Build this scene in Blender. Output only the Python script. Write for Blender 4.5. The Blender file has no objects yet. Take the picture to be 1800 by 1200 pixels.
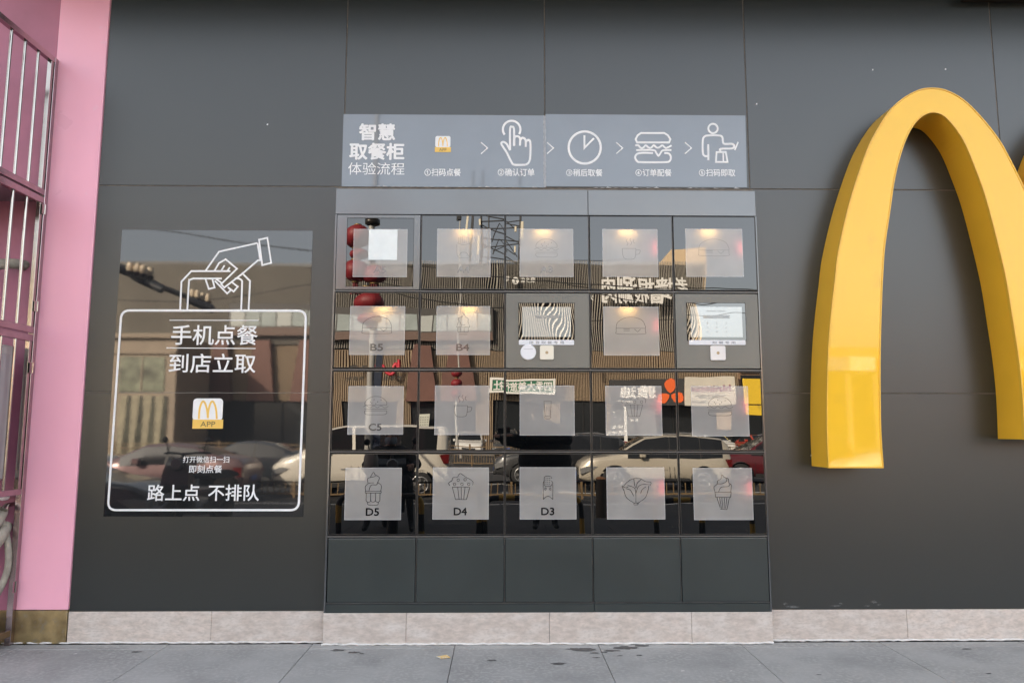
import bpy, bmesh, math, random
from mathutils import Matrix, Vector
R = math.radians
rnd = random.Random(7)
sc = bpy.context.scene
col = sc.collection

# ------------------------------------------------------------------ camera, sky, sun, exposure
CAM_D, CAM_H, FPX = 5.08, 1.388, 1300.0
PITCH, YAW, ROLL = R(6.8089), R(0.8529), R(0.0439)
FW = Vector((math.sin(YAW)*math.cos(PITCH), math.cos(YAW)*math.cos(PITCH), math.sin(PITCH)))
RT0 = Vector((math.cos(YAW), -math.sin(YAW), 0)); UP0 = RT0.cross(FW)
RT = math.cos(ROLL)*RT0 + math.sin(ROLL)*UP0
UP = -math.sin(ROLL)*RT0 + math.cos(ROLL)*UP0
cd = bpy.data.cameras.new('camera'); cam = bpy.data.objects.new('camera', cd); col.objects.link(cam)
cd.sensor_width = 36; cd.lens = 36*FPX/1800; cd.clip_start = 0.02; cd.clip_end = 3000
cam.matrix_world = Matrix(((RT.x, UP.x, -FW.x, 0), (RT.y, UP.y, -FW.y, -CAM_D), (RT.z, UP.z, -FW.z, CAM_H), (0, 0, 0, 1)))
sc.camera = cam

SUN_EL, SUN_AZ = R(27), R(-38)          # azimuth measured from +y towards +x
w = bpy.data.worlds.new('World'); sc.world = w; w.use_nodes = True
nt = w.node_tree; nt.nodes.clear()
sky = nt.nodes.new('ShaderNodeTexSky'); sky.sky_type = 'NISHITA'; sky.sun_disc = False
sky.sun_elevation = SUN_EL; sky.sun_rotation = SUN_AZ
sky.air_density = 1.0; sky.dust_density = 5.0; sky.ozone_density = 1.0
bg = nt.nodes.new('ShaderNodeBackground'); bg.inputs['Strength'].default_value = 0.15
wo = nt.nodes.new('ShaderNodeOutputWorld')
hs = nt.nodes.new('ShaderNodeHueSaturation'); hs.inputs['Saturation'].default_value = .48
tm = nt.nodes.new('ShaderNodeMix'); tm.data_type = 'RGBA'; tm.blend_type = 'MULTIPLY'; tm.inputs['Factor'].default_value = 1; tm.inputs['B'].default_value = (1.05, 1.0, .94, 1)
nt.links.new(sky.outputs[0], hs.inputs['Color']); nt.links.new(hs.outputs[0], tm.inputs['A']); nt.links.new(tm.outputs['Result'], bg.inputs[0]); nt.links.new(bg.outputs[0], wo.inputs[0])
sd = bpy.data.lights.new('sun', 'SUN'); sd.energy = 5.0; sd.angle = R(0.5); sd.color = (1, .86, .68)
so = bpy.data.objects.new('sun', sd); col.objects.link(so)
sv = Vector((math.sin(SUN_AZ)*math.cos(SUN_EL), math.cos(SUN_AZ)*math.cos(SUN_EL), math.sin(SUN_EL)))
so.rotation_euler = sv.to_track_quat('Z', 'Y').to_euler(); so.location = (10, 40, 30)
vs = sc.view_settings; vs.view_transform = 'Standard'; vs.look = 'None'; vs.exposure = 2.42; vs.gamma = 1; vs.use_curve_mapping = False
cy = sc.cycles
cy.use_denoising = True; cy.max_bounces = 6; cy.diffuse_bounces = 3; cy.glossy_bounces = 4; cy.transmission_bounces = 3
cy.transparent_max_bounces = 6; cy.caustics_reflective = False; cy.caustics_refractive = False; cy.sample_clamp_indirect = 6

# ------------------------------------------------------------------ pixel -> place
def ray(px, py):
    d = FW + RT*((px-900)/FPX) + UP*((600-py)/FPX)
    return d/d.y
def wp(px, py, Y=0.0):                  # point on the wall side, on the plane y = Y
    d = ray(px, py)*(CAM_D+Y)
    return Vector((d.x, Y, d.z+CAM_H))
def vp(px, py, T):                      # place in the street that the glass mirrors at this pixel, T metres of path
    d = ray(px, py)*T
    return Vector((d.x, -(T-CAM_D), d.z+CAM_H))

# ------------------------------------------------------------------ materials
_m = {}
def mat(name, c, rough=.5, metal=0., ior=1.5, var=0., vs_=6., bump=0., bs=60., rvar=0., coat=0., emit=None, es=0., objvar=0., stretch=None, dirt=None, tint=None):
    if name in _m: return _m[name]
    m = bpy.data.materials.new(name); m.use_nodes = True; t = m.node_tree; p = t.nodes['Principled BSDF']
    p.inputs['Base Color'].default_value = (*c, 1); p.inputs['Roughness'].default_value = rough
    p.inputs['Metallic'].default_value = metal; p.inputs['IOR'].default_value = ior
    p.inputs['Coat Weight'].default_value = coat; p.inputs['Coat Roughness'].default_value = .05
    if emit: p.inputs['Emission Color'].default_value = (*emit, 1); p.inputs['Emission Strength'].default_value = es
    N = t.nodes; L = t.links
    geo = N.new('ShaderNodeNewGeometry'); pos = geo.outputs['Position']
    if stretch:
        mp = N.new('ShaderNodeMapping'); mp.inputs['Scale'].default_value = stretch; L.new(pos, mp.inputs[0]); pos = mp.outputs[0]
    def noise(s, det=4., off=0.):
        n = N.new('ShaderNodeTexNoise'); n.inputs['Scale'].default_value = s; n.inputs['Detail'].default_value = det
        if off:
            v = N.new('ShaderNodeVectorMath'); v.inputs[1].default_value = (off, off*1.3, off*.7); L.new(pos, v.inputs[0]); L.new(v.outputs[0], n.inputs['Vector'])
        else: L.new(pos, n.inputs['Vector'])
        return n.outputs['Fac']
    def rng(x, a, b, lo=.3, hi=.7):
        r = N.new('ShaderNodeMapRange'); r.inputs['From Min'].default_value = lo; r.inputs['From Max'].default_value = hi
        r.inputs['To Min'].default_value = a; r.inputs['To Max'].default_value = b; L.new(x, r.inputs['Value']); return r.outputs[0]
    cur = None
    if var or objvar:
        f = rng(noise(vs_, 6), 1-var, 1+var) if var else None
        if objvar:
            oi = N.new('ShaderNodeObjectInfo'); o = rng(oi.outputs['Random'], 1-objvar, 1+objvar, 0, 1)
            if f is None: f = o
            else:
                mm = N.new('ShaderNodeMath'); mm.operation = 'MULTIPLY'; L.new(f, mm.inputs[0]); L.new(o, mm.inputs[1]); f = mm.outputs[0]
        vm = N.new('ShaderNodeVectorMath'); vm.operation = 'SCALE'; vm.inputs[0].default_value = c; L.new(f, vm.inputs['Scale'])
        cur = vm.outputs[0]
    if tint:                              # (second colour, scale, lo, hi)
        mx = N.new('ShaderNodeMix'); mx.data_type = 'RGBA'
        L.new(rng(noise(tint[1], 8, 11.), 0, 1, tint[2], tint[3]), mx.inputs['Factor'])
        if cur: L.new(cur, mx.inputs['A'])
        else: mx.inputs['A'].default_value = (*c, 1)
        mx.inputs['B'].default_value = (*tint[0], 1); cur = mx.outputs['Result']
    if dirt:
        mx = N.new('ShaderNodeMix'); mx.data_type = 'RGBA'
        L.new(rng(noise(dirt[1], 10, 5.), 0, dirt[4] if len(dirt) > 4 else 1, dirt[2], dirt[3]), mx.inputs['Factor'])
        if cur: L.new(cur, mx.inputs['A'])
        else: mx.inputs['A'].default_value = (*c, 1)
        mx.inputs['B'].default_value = (*dirt[0], 1); cur = mx.outputs['Result']
    if cur: L.new(cur, p.inputs['Base Color'])
    if rvar: L.new(rng(noise(3.5, 5, 3.), rough-rvar, rough+rvar), p.inputs['Roughness'])
    if bump:
        b = N.new('ShaderNodeBump'); b.inputs['Strength'].default_value = 1; b.inputs['Distance'].default_value = bump
        L.new(noise(bs, 4), b.inputs['Height']); L.new(b.outputs[0], p.inputs['Normal'])
    _m[name] = m; return m

cladding = mat('cladding', (.0095, .0155, .0165), .32, ior=1.73, objvar=.08)
sealant = mat('sealant', (.16, .14, .12), .8, var=.25, vs_=18)
lockmetal = mat('locker_metal', (.060, .067, .073), .17, ior=2.05, var=.05, vs_=2, rvar=.03)
lockdark = mat('locker_dark_door', (.024, .034, .035), .38, ior=1.55, var=.10, vs_=3, rvar=.05, bump=.0001, bs=180)
railmat = mat('rail_metal', (.13, .13, .13), .35, metal=.3, var=.1)
gapdark = mat('gap_dark', (.008, .008, .009), .7)
blackglass = mat('black_glass', (.0025, .003, .0035), .0, ior=1.84)
inkglass = mat('clear_line', (.006, .006, .007), .05, ior=1.75)
white = mat('white_print', (.84, .85, .86), .45, var=.03, vs_=14)
signfilm = mat('banner_film', (.185, .215, .25), .035, ior=1.75, var=.05, vs_=3, bump=.00002, bs=7)
sticker_m = mat('sticker_film', (.018, .019, .020), .02, ior=1.86, bump=.000018, bs=70)
yellow = mat('arch_yellow_face', (.96, .565, .035), .03, ior=1.5, var=.02, vs_=3, dirt=((.75, .42, .05), 5, .62, .8, .35))
yellowside = mat('arch_yellow_side', (.93, .52, .035), .34, var=.04, vs_=3)
badge_y = mat('badge_yellow', (.85, .55, .12), .4); badge_ink = mat('badge_ink', (.12, .10, .05), .5)
pink = mat('pink_panel', (.92, .45, .58), .32, var=.03, vs_=1.5, rvar=.05, dirt=((.82, .62, .70), 9, .68, .80, .5))
brass = mat('brass_plate', (.40, .31, .16), .34, metal=.75, var=.45, vs_=9, rvar=.1, dirt=((.36, .32, .24), 26, .56, .72, .8))
granite = mat('granite', (.58, .51, .46), .55, var=.16, vs_=16, bump=.0005, bs=90, stretch=(1, 1, 2.2), dirt=((.42, .375, .335), 42, .46, .70, .55), tint=((.66, .61, .57), 7, .45, .7), objvar=.07)
slabm = mat('paving_slab', (.36, .357, .348), .72, var=.14, vs_=3.2, bump=.0018, bs=130, objvar=.05, dirt=((.20, .20, .20), 2.3, .50, .74, .5), tint=((.43, .427, .415), 40, .48, .62))
caulk = mat('caulk', (.72, .71, .69), .6, var=.12, vs_=20, dirt=((.3, .29, .27), 14, .56, .7, .7))
steel = mat('stainless', (.40, .37, .34), .13, metal=1., var=.08, vs_=12)
steelp = mat('stainless_satin', (.40, .33, .34), .26, metal=1., var=.12, vs_=12)
pipewrap = mat('pipe_wrap', (.33, .30, .25), .7, var=.25, vs_=22, bump=.002, bs=60)
acwhite = mat('ac_cabinet', (.50, .49, .47), .5, var=.08)
asphalt = mat('asphalt', (.034, .034, .035), .85, var=.2, vs_=2, bump=.004, bs=70)
roadpaint = mat('road_paint', (.62, .62, .60), .7, var=.2, vs_=4)
black = mat('black_rubber', (.012, .012, .012), .6)
blackpaint = mat('black_paint', (.015, .015, .016), .35)
hazy = mat('hazard_yellow', (.62, .38, .05), .5, var=.1)

# frosted window film behind the glass: passes light, keeps the mirror of the glass
def frosted():
    m = bpy.data.materials.new('frosted_film'); m.use_nodes = True; t = m.node_tree; t.nodes.clear()
    N = t.nodes; L = t.links
    d = N.new('ShaderNodeBsdfDiffuse'); tr = N.new('ShaderNodeBsdfTranslucent'); g = N.new('ShaderNodeBsdfGlossy'); g.inputs['Roughness'].default_value = 0
    geo = N.new('ShaderNodeNewGeometry'); n = N.new('ShaderNodeTexNoise'); n.inputs['Scale'].default_value = 7; n.inputs['Detail'].default_value = 5
    L.new(geo.outputs['Position'], n.inputs['Vector'])
    r = N.new('ShaderNodeValToRGB'); r.color_ramp.elements[0].position = .3; r.color_ramp.elements[1].position = .75
    r.color_ramp.elements[0].color = (.455, .44, .42, 1); r.color_ramp.elements[1].color = (.56, .545, .52, 1)
    L.new(n.outputs['Fac'], r.inputs[0]); L.new(r.outputs[0], d.inputs[0]); tr.inputs[0].default_value = (.6, .6, .6, 1)
    a = N.new('ShaderNodeMixShader'); a.inputs[0].default_value = .4
    L.new(d.outputs[0], a.inputs[1]); L.new(tr.outputs[0], a.inputs[2])
    b = N.new('ShaderNodeMixShader'); f = N.new('ShaderNodeFresnel'); f.inputs['IOR'].default_value = 1.8
    L.new(f.outputs[0], b.inputs[0]); L.new(a.outputs[0], b.inputs[1]); L.new(g.outputs[0], b.inputs[2])
    o = N.new('ShaderNodeOutputMaterial'); L.new(b.outputs[0], o.inputs[0]); return m
film_m = frosted()
filmrim = mat('film_rim', (.62, .62, .63), .3)
ledm = mat('led_warm', (1, .8, .4), .5, emit=(1, .56, .16), es=8.5)
liner = mat('compartment_liner', (.55, .55, .56), .5)

# ------------------------------------------------------------------ mesh helpers
def link(name, me, m=None, parent=None):
    if m is not None and not me.materials: me.materials.append(m)
    o = bpy.data.objects.new(name, me); col.objects.link(o)
    if parent is not None:
        o.parent = parent
        q = parent; off = Vector()
        while q is not None: off += q.location; q = q.parent
        me.transform(Matrix.Translation(-off))
    return o
def tag(o, label=None, cat=None, group=None, kind=None):
    if label: o['label'] = label
    if cat: o['category'] = cat
    if group: o['group'] = group
    if kind: o['kind'] = kind
    return o
def empty(name, loc, label=None, cat=None, group=None, kind=None):
    o = bpy.data.objects.new(name, None); col.objects.link(o); o.location = loc; o.empty_display_size = .1
    return tag(o, label, cat, group, kind)
class MB:
    def __init__(s): s.v = []; s.f = []; s.sm = []
    def add(s, vs, fs, sm=False):
        n = len(s.v); s.v += [tuple(v) for v in vs]; s.f += [tuple(i+n for i in f) for f in fs]; s.sm += [sm]*len(fs); return s
    def box(s, x0, x1, y0, y1, z0, z1, M=None):
        v = [Vector((x, y, z)) for x in (x0, x1) for y in (y0, y1) for z in (z0, z1)]
        if M: v = [M @ q for q in v]
        return s.add(v, [(0, 1, 3, 2), (4, 6, 7, 5), (0, 4, 5, 1), (2, 3, 7, 6), (0, 2, 6, 4), (1, 5, 7, 3)])
    def bevbox(s, x0, x1, y0, y1, z0, z1, b=.004):      # box with a chamfer on every edge
        bm = bmesh.new(); bmesh.ops.create_cube(bm, size=1)
        for v in bm.verts: v.co = Vector(((x0+x1)/2+v.co.x*(x1-x0), (y0+y1)/2+v.co.y*(y1-y0), (z0+z1)/2+v.co.z*(z1-z0)))
        bmesh.ops.bevel(bm, geom=list(bm.edges), offset=b, segments=1, affect='EDGES')
        bm.verts.index_update(); s.add([v.co.copy() for v in bm.verts], [[v.index for v in f.verts] for f in bm.faces]); bm.free(); return s
    def tube(s, pts, r, n=10, cap=True, closed=False):
        pts = [Vector(p) for p in pts]; k = len(pts); rr = r if isinstance(r, (list, tuple)) else [r]*k
        ref = None; rings = []
        for i in range(k):
            a = pts[(i-1) % k] if (closed or i > 0) else pts[i]; b = pts[(i+1) % k] if (closed or i < k-1) else pts[i]
            d = (b-a).normalized()
            if ref is None: ref = d.orthogonal().normalized()
            ref = (ref-d*ref.dot(d)).normalized(); c = d.cross(ref)
            rings.append([pts[i]+(ref*math.cos(2*math.pi*j/n)+c*math.sin(2*math.pi*j/n))*rr[i] for j in range(n)])
        v = [q for g in rings for q in g]; f = []
        for i in range(k if closed else k-1):
            for j in range(n):
                a = i*n+j; b = i*n+(j+1) % n; i2 = (i+1) % k
                f.append((a, b, i2*n+(j+1) % n, i2*n+j))
        s.add(v, f, True)
        if cap and not closed: s.add(rings[0], [tuple(range(n))[::-1]]); s.add(rings[-1], [tuple(range(n))])
        return s
    def lathe(s, prof, c, n=20, axis='z', sm=True):     # prof: (radius, height)
        v = []; c = Vector(c)
        for (r, h) in prof:
            for j in range(n):
                a = 2*math.pi*j/n; p = Vector((r*math.cos(a), r*math.sin(a), h))
                if axis == 'y': p = Vector((p.x, p.z, p.y))
                if axis == 'x': p = Vector((p.z, p.x, p.y))
                v.append(c+p)
        f = [(i*n+j, i*n+(j+1) % n, (i+1)*n+(j+1) % n, (i+1)*n+j) for i in range(len(prof)-1) for j in range(n)]
        s.add(v, f, sm); m = len(prof)
        s.add(v[:n], [tuple(range(n))]); s.add(v[(m-1)*n:], [tuple(range(n))]); return s
    def prism(s, poly, y0, y1, sm=False):               # poly in (x, z), extruded along y
        n = len(poly)
        s.add([(p[0], y0, p[1]) for p in poly], [tuple(range(n))]); s.add([(p[0], y1, p[1]) for p in poly], [tuple(range(n))[::-1]])
        s.add([(p[0], y0, p[1]) for p in poly]+[(p[0], y1, p[1]) for p in poly], [(i, (i+1) % n, n+(i+1) % n, n+i) for i in range(n)], sm); return s
    def mesh(s, name='mesh'):
        me = bpy.data.meshes.new(name); me.from_pydata(s.v, [], s.f); me.update()
        me.polygons.foreach_set('use_smooth', s.sm)
        bm = bmesh.new(); bm.from_mesh(me); bmesh.ops.recalc_face_normals(bm, faces=bm.faces); bm.to_mesh(me); bm.free()
        return me
    def build(s, name, m, parent=None, kind=None):
        o = link(name, s.mesh(name), m, parent)
        if kind: o['kind'] = kind
        return o

_ly = [0]
def ribbon_pts(pts, wd, closed=False):
    n = len(pts); L = []; Rr = []
    for i in range(n):
        p = Vector(pts[i]); a = Vector(pts[(i-1) % n]) if (closed or i > 0) else None; b = Vector(pts[(i+1) % n]) if (closed or i < n-1) else None
        d1 = (p-a).normalized() if a is not None else None; d2 = (b-p).normalized() if b is not None else None
        if d1 is None: d1 = d2
        if d2 is None: d2 = d1
        n1 = Vector((-d1.y, d1.x)); n2 = Vector((-d2.y, d2.x)); mm = n1+n2
        if mm.length < .2: mm = n1
        mm.normalize(); k = 1/max(.45, mm.dot(n1)); o = mm*(wd/2*k)
        L.append(p+o); Rr.append(p-o)
    return L, Rr
def stroke(mb, pts, wd, place, closed=False):            # flat printed line; place((u,v)) -> 3d
    _ly[0] = (_ly[0]+1) % 6; e = _ly[0]*.00006
    L, Rr = ribbon_pts(pts, wd, closed); n = len(pts)
    vv = [place(p) for p in L]+[place(p) for p in Rr]; vv = [Vector((q.x, q.y-e, q.z)) for q in vv]
    mb.add(vv, [(i, (i+1) % n, n+(i+1) % n, n+i) for i in range(n if closed else n-1)])
def arc(cx, cy, rx, ry, a0, a1, n=16): return [(cx+rx*math.cos(R(a0+(a1-a0)*i/n)), cy+ry*math.sin(R(a0+(a1-a0)*i/n))) for i in range(n+1)]
def smooth(pts, k=6, closed=False):
    n = len(pts); out = []
    for i in range(n if closed else n-1):
        P = [Vector(pts[(i+j) % n]) if closed else Vector(pts[max(0, min(n-1, i+j))]) for j in (-1, 0, 1, 2)]
        for q in range(k):
            t = q/k; out.append(tuple(.5*((2*P[1])+(P[2]-P[0])*t+(2*P[0]-5*P[1]+4*P[2]-P[3])*t*t+(3*P[1]-P[0]-3*P[2]+P[3])*t**3)))
    if not closed: out.append(tuple(pts[-1]))
    return out
def rrect(x0, y0, x1, y1, r, n=6):
    return arc(x1-r, y1-r, r, r, 0, 90, n)+arc(x0+r, y1-r, r, r, 90, 180, n)+arc(x0+r, y0+r, r, r, 180, 270, n)+arc(x1-r, y0+r, r, r, 270, 360, n)

_tc = {}
def text_raw(body, bold):
    k = (body, bold)
    if k not in _tc:
        c = bpy.data.curves.new('t', 'FONT'); c.body = body; c.size = 1; c.offset = bold; c.resolution_u = 3
        o = bpy.data.objects.new('t', c); col.objects.link(o)
        me = bpy.data.meshes.new_from_object(o.evaluated_get(bpy.context.evaluated_depsgraph_get()))
        bpy.data.objects.remove(o); xs = [v.co.x for v in me.vertices]; ys = [v.co.y for v in me.vertices]
        x0, x1, y0, y1 = min(xs), max(xs), min(ys), max(ys)
        _tc[k] = ([((v.co.x-x0)/(x1-x0), (v.co.y-y0)/(y1-y0)) for v in me.vertices], [tuple(p.vertices) for p in me.polygons]); bpy.data.meshes.remove(me)
    return _tc[k]
def text_fit(mb, body, bold, place, dirn=-1):             # place((u,v)) with u,v in 0..1 -> 3d; bold thickens by shifted layers
    v, f = text_raw(body, 0)
    if bold <= .004: mb.add([place(p) for p in v], f); return
    o_ = place((0, 0)); h = (place((0, 1))-o_).length; wd = (place((1, 0))-o_).length; b = bold*h*.9; bu, bv = b/wd, b/h
    k = 0
    for du, dv in ((1, 0), (-1, 0), (0, 1), (0, -1), (.7, .7), (-.7, .7), (.7, -.7), (-.7, -.7)):
        q = [place((p[0]*(1-2*bu)+bu+du*bu, p[1]*(1-2*bv)+bv+dv*bv)) for p in v]
        mb.add([Vector((c.x, c.y+dirn*k*max(.00005, h*.0004), c.z)) for c in q], f); k += 1

# ------------------------------------------------------------------ ground and street (structure)
def struct(name, mb, m): return tag(mb.build(name, m), kind='structure')
RZ = -.46
struct('ground', MB().add([(-600, -1200, RZ-.03), (600, -1200, RZ-.03), (600, 900, RZ-.03), (-600, 900, RZ-.03)], [(0, 1, 2, 3)]), mat('ground_mat', (.12, .11, .10), .9, var=.2, vs_=.3))
struct('road', MB().box(-120, 120, -46, -7.75, RZ-.2, RZ), asphalt)
fp = MB().box(-120, 120, -52, -46, RZ-.2, RZ+.13); struct('far_pavement', fp, mat('far_paving', (.20, .19, .175), .8, var=.15, vs_=1))
PX0, PX1 = -9.0, 9.6
pv = struct('pavement', MB().box(-60, 60, -7.1, 12, RZ-.2, -.028), mat('paving_bed', (.05, .05, .05), .9))
st = struct('kerb', MB().box(-60, 60, -7.42, -7.1, RZ-.2, -.15), mat('kerb_stone', (.24, .235, .225), .8, var=.15, vs_=4))
struct('step', MB().box(-60, 60, -7.75, -7.42, RZ-.2, -.30), mat('kerb_stone2', (.22, .215, .21), .8, var=.15, vs_=4))
xs = [-2.16+.933*(k) for k in range(-9, 15)]
gap = .004
def slab_mesh(wd, dp):
    return MB().bevbox(gap/2, wd-gap/2, -dp+gap/2, -gap/2, -.03, 0, .0025)
sA = slab_mesh(.933, .11).mesh('slab_strip'); sB = slab_mesh(.933, 1.19).mesh('slab')
sC = sB.copy(); sC.materials.append(mat('paver_dark', (.045, .045, .046), .8, var=.25, vs_=5, bump=.002, bs=90, objvar=.1))
for me in (sA, sB): me.materials.append(slabm)
for x in xs:
    yy = -.0
    for r_, (me, dp) in enumerate([(sA, .11)]+[(sB, 1.19)]*2+[(sC, 1.19)]*3+[(sC, 1.05)]):
        if r_ > 5: continue
        o = bpy.data.objects.new('slab', me); col.objects.link(o); o.parent = pv; o.location = (x, yy-.02, rnd.uniform(-.0012, .0008)-.001); yy -= dp
MB().box(-60, 60, -7.1, -6.085, -.028, -.002).build('slab_border', _m['paver_dark'], pv)
# stains, chips of litter
sm_ = MB()
for (px, py, r_) in [(1010, 1140, .035), (1030, 1141, .05), (1047, 1147, .02), (1062, 1146, .014), (1075, 1143, .03), (1095, 1138, .05), (1110, 1138, .03), (1128, 1134, .03), (1090, 1152, .012), (1048, 1155, .014), (1124, 1151, .015),
                     (595, 1142, .03), (622, 1146, .025), (636, 1148, .014), (983, 1166, .03), (1440, 1185, .010), (1738, 1183, .012), (72, 1147, .008), (240, 1145, .02), (865, 1160, .02), (1700, 1140, .02)]:
    d = ray(px, py); t = -CAM_H/d.z; c = Vector((d.x*t, -CAM_D+t, .0012+rnd.uniform(0, .0004)))
    n = 16; ph = [rnd.uniform(.55, 1.15) for _ in range(n)]
    sm_.add([c+Vector((r_*1.7*ph[k]*math.cos(2*math.pi*k/n), r_*.75*ph[k]*math.sin(2*math.pi*k/n), 0)) for k in range(n)], [tuple(range(n))])
sm_.build('spill_stain', mat('stain', (.075, .076, .078), .5, var=.3, vs_=30), pv, kind='stuff')
def gpt(px, py, z=.0): d = ray(px, py); t = (z-CAM_H)/d.z; return Vector((d.x*t, -CAM_D+t, z))
c = gpt(779, 1155)
pt = MB(); pt.add([c+Vector((-.045, .012, .003)), c+Vector((.022, .03, .009)), c+Vector((.046, -.012, .004)), c+Vector((-.012, -.028, .0022))], [(0, 1, 2, 3)])
pt.add([c+Vector((-.045, .012, .0018)), c+Vector((.022, .03, .0078)), c+Vector((.046, -.012, .0028)), c+Vector((-.012, -.028, .001))], [(3, 2, 1, 0)])
tag(pt.build('paper_card', mat('card_yellow', (.85, .58, .22), .5, dirt=((.8, .78, .7), 30, .5, .55))), 'small yellow printed card lying on the grey paving before the locker', 'litter')
lt = MB()
for (px, py, r_) in [(132, 1149, .012), (18, 1149, .006), (100, 1137, .006), (1200, 1179, .012), (1335, 1168, .006), (1010, 1130, .006), (548, 1147, .005), (452, 1161, .004), (175, 1135, .008), (1285, 1179, .008)]:
    c = gpt(px, py); lt.add([c+Vector((-r_, -r_*.5, .002)), c+Vector((r_*.8, -r_*.6, .003)), c+Vector((r_, r_*.5, .004)), c+Vector((-.4*r_, r_*.8, .002))], [(0, 1, 2, 3)])
tag(lt.build('paint_flakes', mat('flake', (.7, .68, .66), .6)), 'tiny pale flakes scattered over the grey paving at the wall foot', 'litter', kind='stuff')
ln = MB()
for s_ in (13.9, 20.5, 27.5):
    for x in range(-60, 60, 1): ln.box(x, x+.96, -s_-.06, -s_+.06, RZ, RZ+.004)
for x in range(-60, 60, 6): ln.box(x, x+3, -17.3-.06, -17.3+.06, RZ, RZ+.004)
struct('lane_line', ln, roadpaint)

# ------------------------------------------------------------------ restaurant wall
LX0, LW, LY = -1.1425, .5847, -.055
LX = [LX0+LW*k for k in range(6)]
ZS = dict(h1=3.061, h0=2.877, A=(2.346, 2.873), B=(1.803, 2.326), C=(1.250, 1.783), D=(.697, 1.231), E=(.265, .676), base=(.2, .253))
bld = empty('restaurant_building', (0, 0, 0), 'dark grey metal clad shop wall with a pale granite foot', 'building')
MB().box(-2.835, 9, .03, 13, -.03, 9.5).build('wall_core', mat('core', (.05, .05, .05), .9), bld)
def panel(x0, x1, z0, z1, g=.0035):
    me = MB().bevbox(x0+g, x1-g, 0, .03, z0+g, z1-g, .0015)
    return me.build('panel', cladding, bld)
# sealant behind the joints
MB().box(-2.835, 9, .0035, .0295, .2, 9.48).build('joint_sealant', sealant, bld)
for a, b in [(-2.835, -1.123), (-1.123, .31), (.31, 1.771), (1.771, 3.60), (3.60, 5.3), (5.3, 7.2), (7.2, 9)]:
    panel(a, b, 3.092, 4.60); panel(a, b, 4.60, 6.3); panel(a, b, 6.3, 9.5)
for z0, z1 in [(.2, 1.641), (1.641, 3.092)]:
    panel(-2.835, -1.15, z0, z1)
    for a, b in [(1.79, 3.66), (3.66, 5.6), (5.6, 7.4), (7.4, 9)]: panel(a, b, z0, z1)
def plinth(x0, x1, y): MB().bevbox(x0+.001, x1-.001, y, .04, .0, .2, .002).build('plinth_slab', granite, bld)
for a, b in [(-2.835, -1.90), (-1.90, -1.155)]: plinth(a, b, -.006)
for a, b in [(-1.155, -.615), (-.615, .32), (.32, 1.255), (1.255, 1.79)]: plinth(a, b, LY-.006)
for a, b in [(1.79, 2.71), (2.71, 3.64), (3.64, 4.6), (4.6, 5.6), (5.6, 9)]: plinth(a, b, -.006)
# caulk bead
def bead(x0, x1, y, z=.006):
    n = int((x1-x0)/.03); pts = []; rr = []
    for i in range(n+1):
        x = x0+(x1-x0)*i/n; pts.append((x, y+rnd.uniform(-.003, .003), z+rnd.uniform(-.002, .003))); rr.append(.0065+rnd.uniform(-.0015, .002))
    return MB().tube(pts, rr, 6)
bead(-3.25, -1.16, -.010).build('caulk_bead', caulk, bld); bead(-1.16, 1.79, LY-.010).build('caulk_bead', caulk, bld); bead(1.795, 7, -.010).build('caulk_bead', caulk, bld)
# fascia above the picture (its underside shades the top of the wall)
sg = empty('overhead_fascia', (2, 0, 4.6), 'dark signboard jutting over the top right of the grey wall', 'signboard')
q = wp(1688, 5, -.0)
MB().bevbox(q.x, 9, -.16, -.002, q.z, q.z+.9, .004).build('lower_box', mat('fascia_dark', (.02, .014, .013), .6), sg)
MB().bevbox(-3.6, 9, -.95, -.162, q.z+.26, q.z+1.1, .01).build('upper_box', _m['fascia_dark'], sg)

# scuffs of plaster dust at the wall foot
sf = MB()
for (px, py, wd_, ht) in [(1393, 1066, .10, .018), (1380, 1060, .05, .02), (1470, 1064, .09, .012), (1478, 1060, .04, .012), (1525, 1064, .06, .012), (1536, 1057, .05, .022), (1545, 1062, .04, .014)]:
    c = wp(px, py, -.0008); n = 18
    sf.add([c+Vector((wd_/2*rnd.uniform(.3, 1.1)*math.cos(2*math.pi*k/n), -.0001*rnd.random(), ht/2*rnd.uniform(.3, 1.2)*math.sin(2*math.pi*k/n))) for k in range(n)], [tuple(range(n))])
sf.build('dust_scuff', mat('scuff', (.10, .105, .107), .7, var=.5, vs_=40), bld, kind='stuff')
for (px, py) in [(470, 219), (1330, 183), (1534, 123), (1662, 122), (1426, 800), (66, 906)]:
    c = wp(px, py, -.001)
    sf = MB().add([c+Vector((-.006, 0, -.004)), c+Vector((.004, 0, -.006)), c+Vector((.006, 0, .005)), c+Vector((-.003, 0, .006))], [(0, 1, 2, 3)]).build('wall_chip', white, bld)

# ------------------------------------------------------------------ neighbour: pink pier, brass kick plate
pk = empty('pink_pier', (-3, 0, 0), 'pink painted pier left of the grey wall with brass kick plate', 'pillar')
MB().bevbox(-3.19, -2.838, -.012, .2, .215, 4.95, .003).build('face_panel', pink, pk)
MB().bevbox(-3.30, -2.838, -.014, .2, .0, .212, .003).build('kick_plate', brass, pk)
nb = empty('neighbour_building', (-6, 0, 0), 'pink shopfront wall behind the steel cage', 'building')
MB().box(-24, -2.845, .2, 13, 0, 9.4).build('wall_core', pink, nb)
MB().box(-5.2, -3.191, .0, .2, 0, 4.95).build('wall', mat('pink_shaded', (.40, .145, .225), .5, var=.12, vs_=3), nb)  # same pink paint, darkened: the shade inside the cage is put into the colour
MB().box(-12, -2.84, -1.0, .2, 6.0, 6.3).build('bounce_board', mat('bounce_red', (.65, .22, .10), .5), nb)  # unseen red slab, added to bounce warm light onto the pier top

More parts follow.
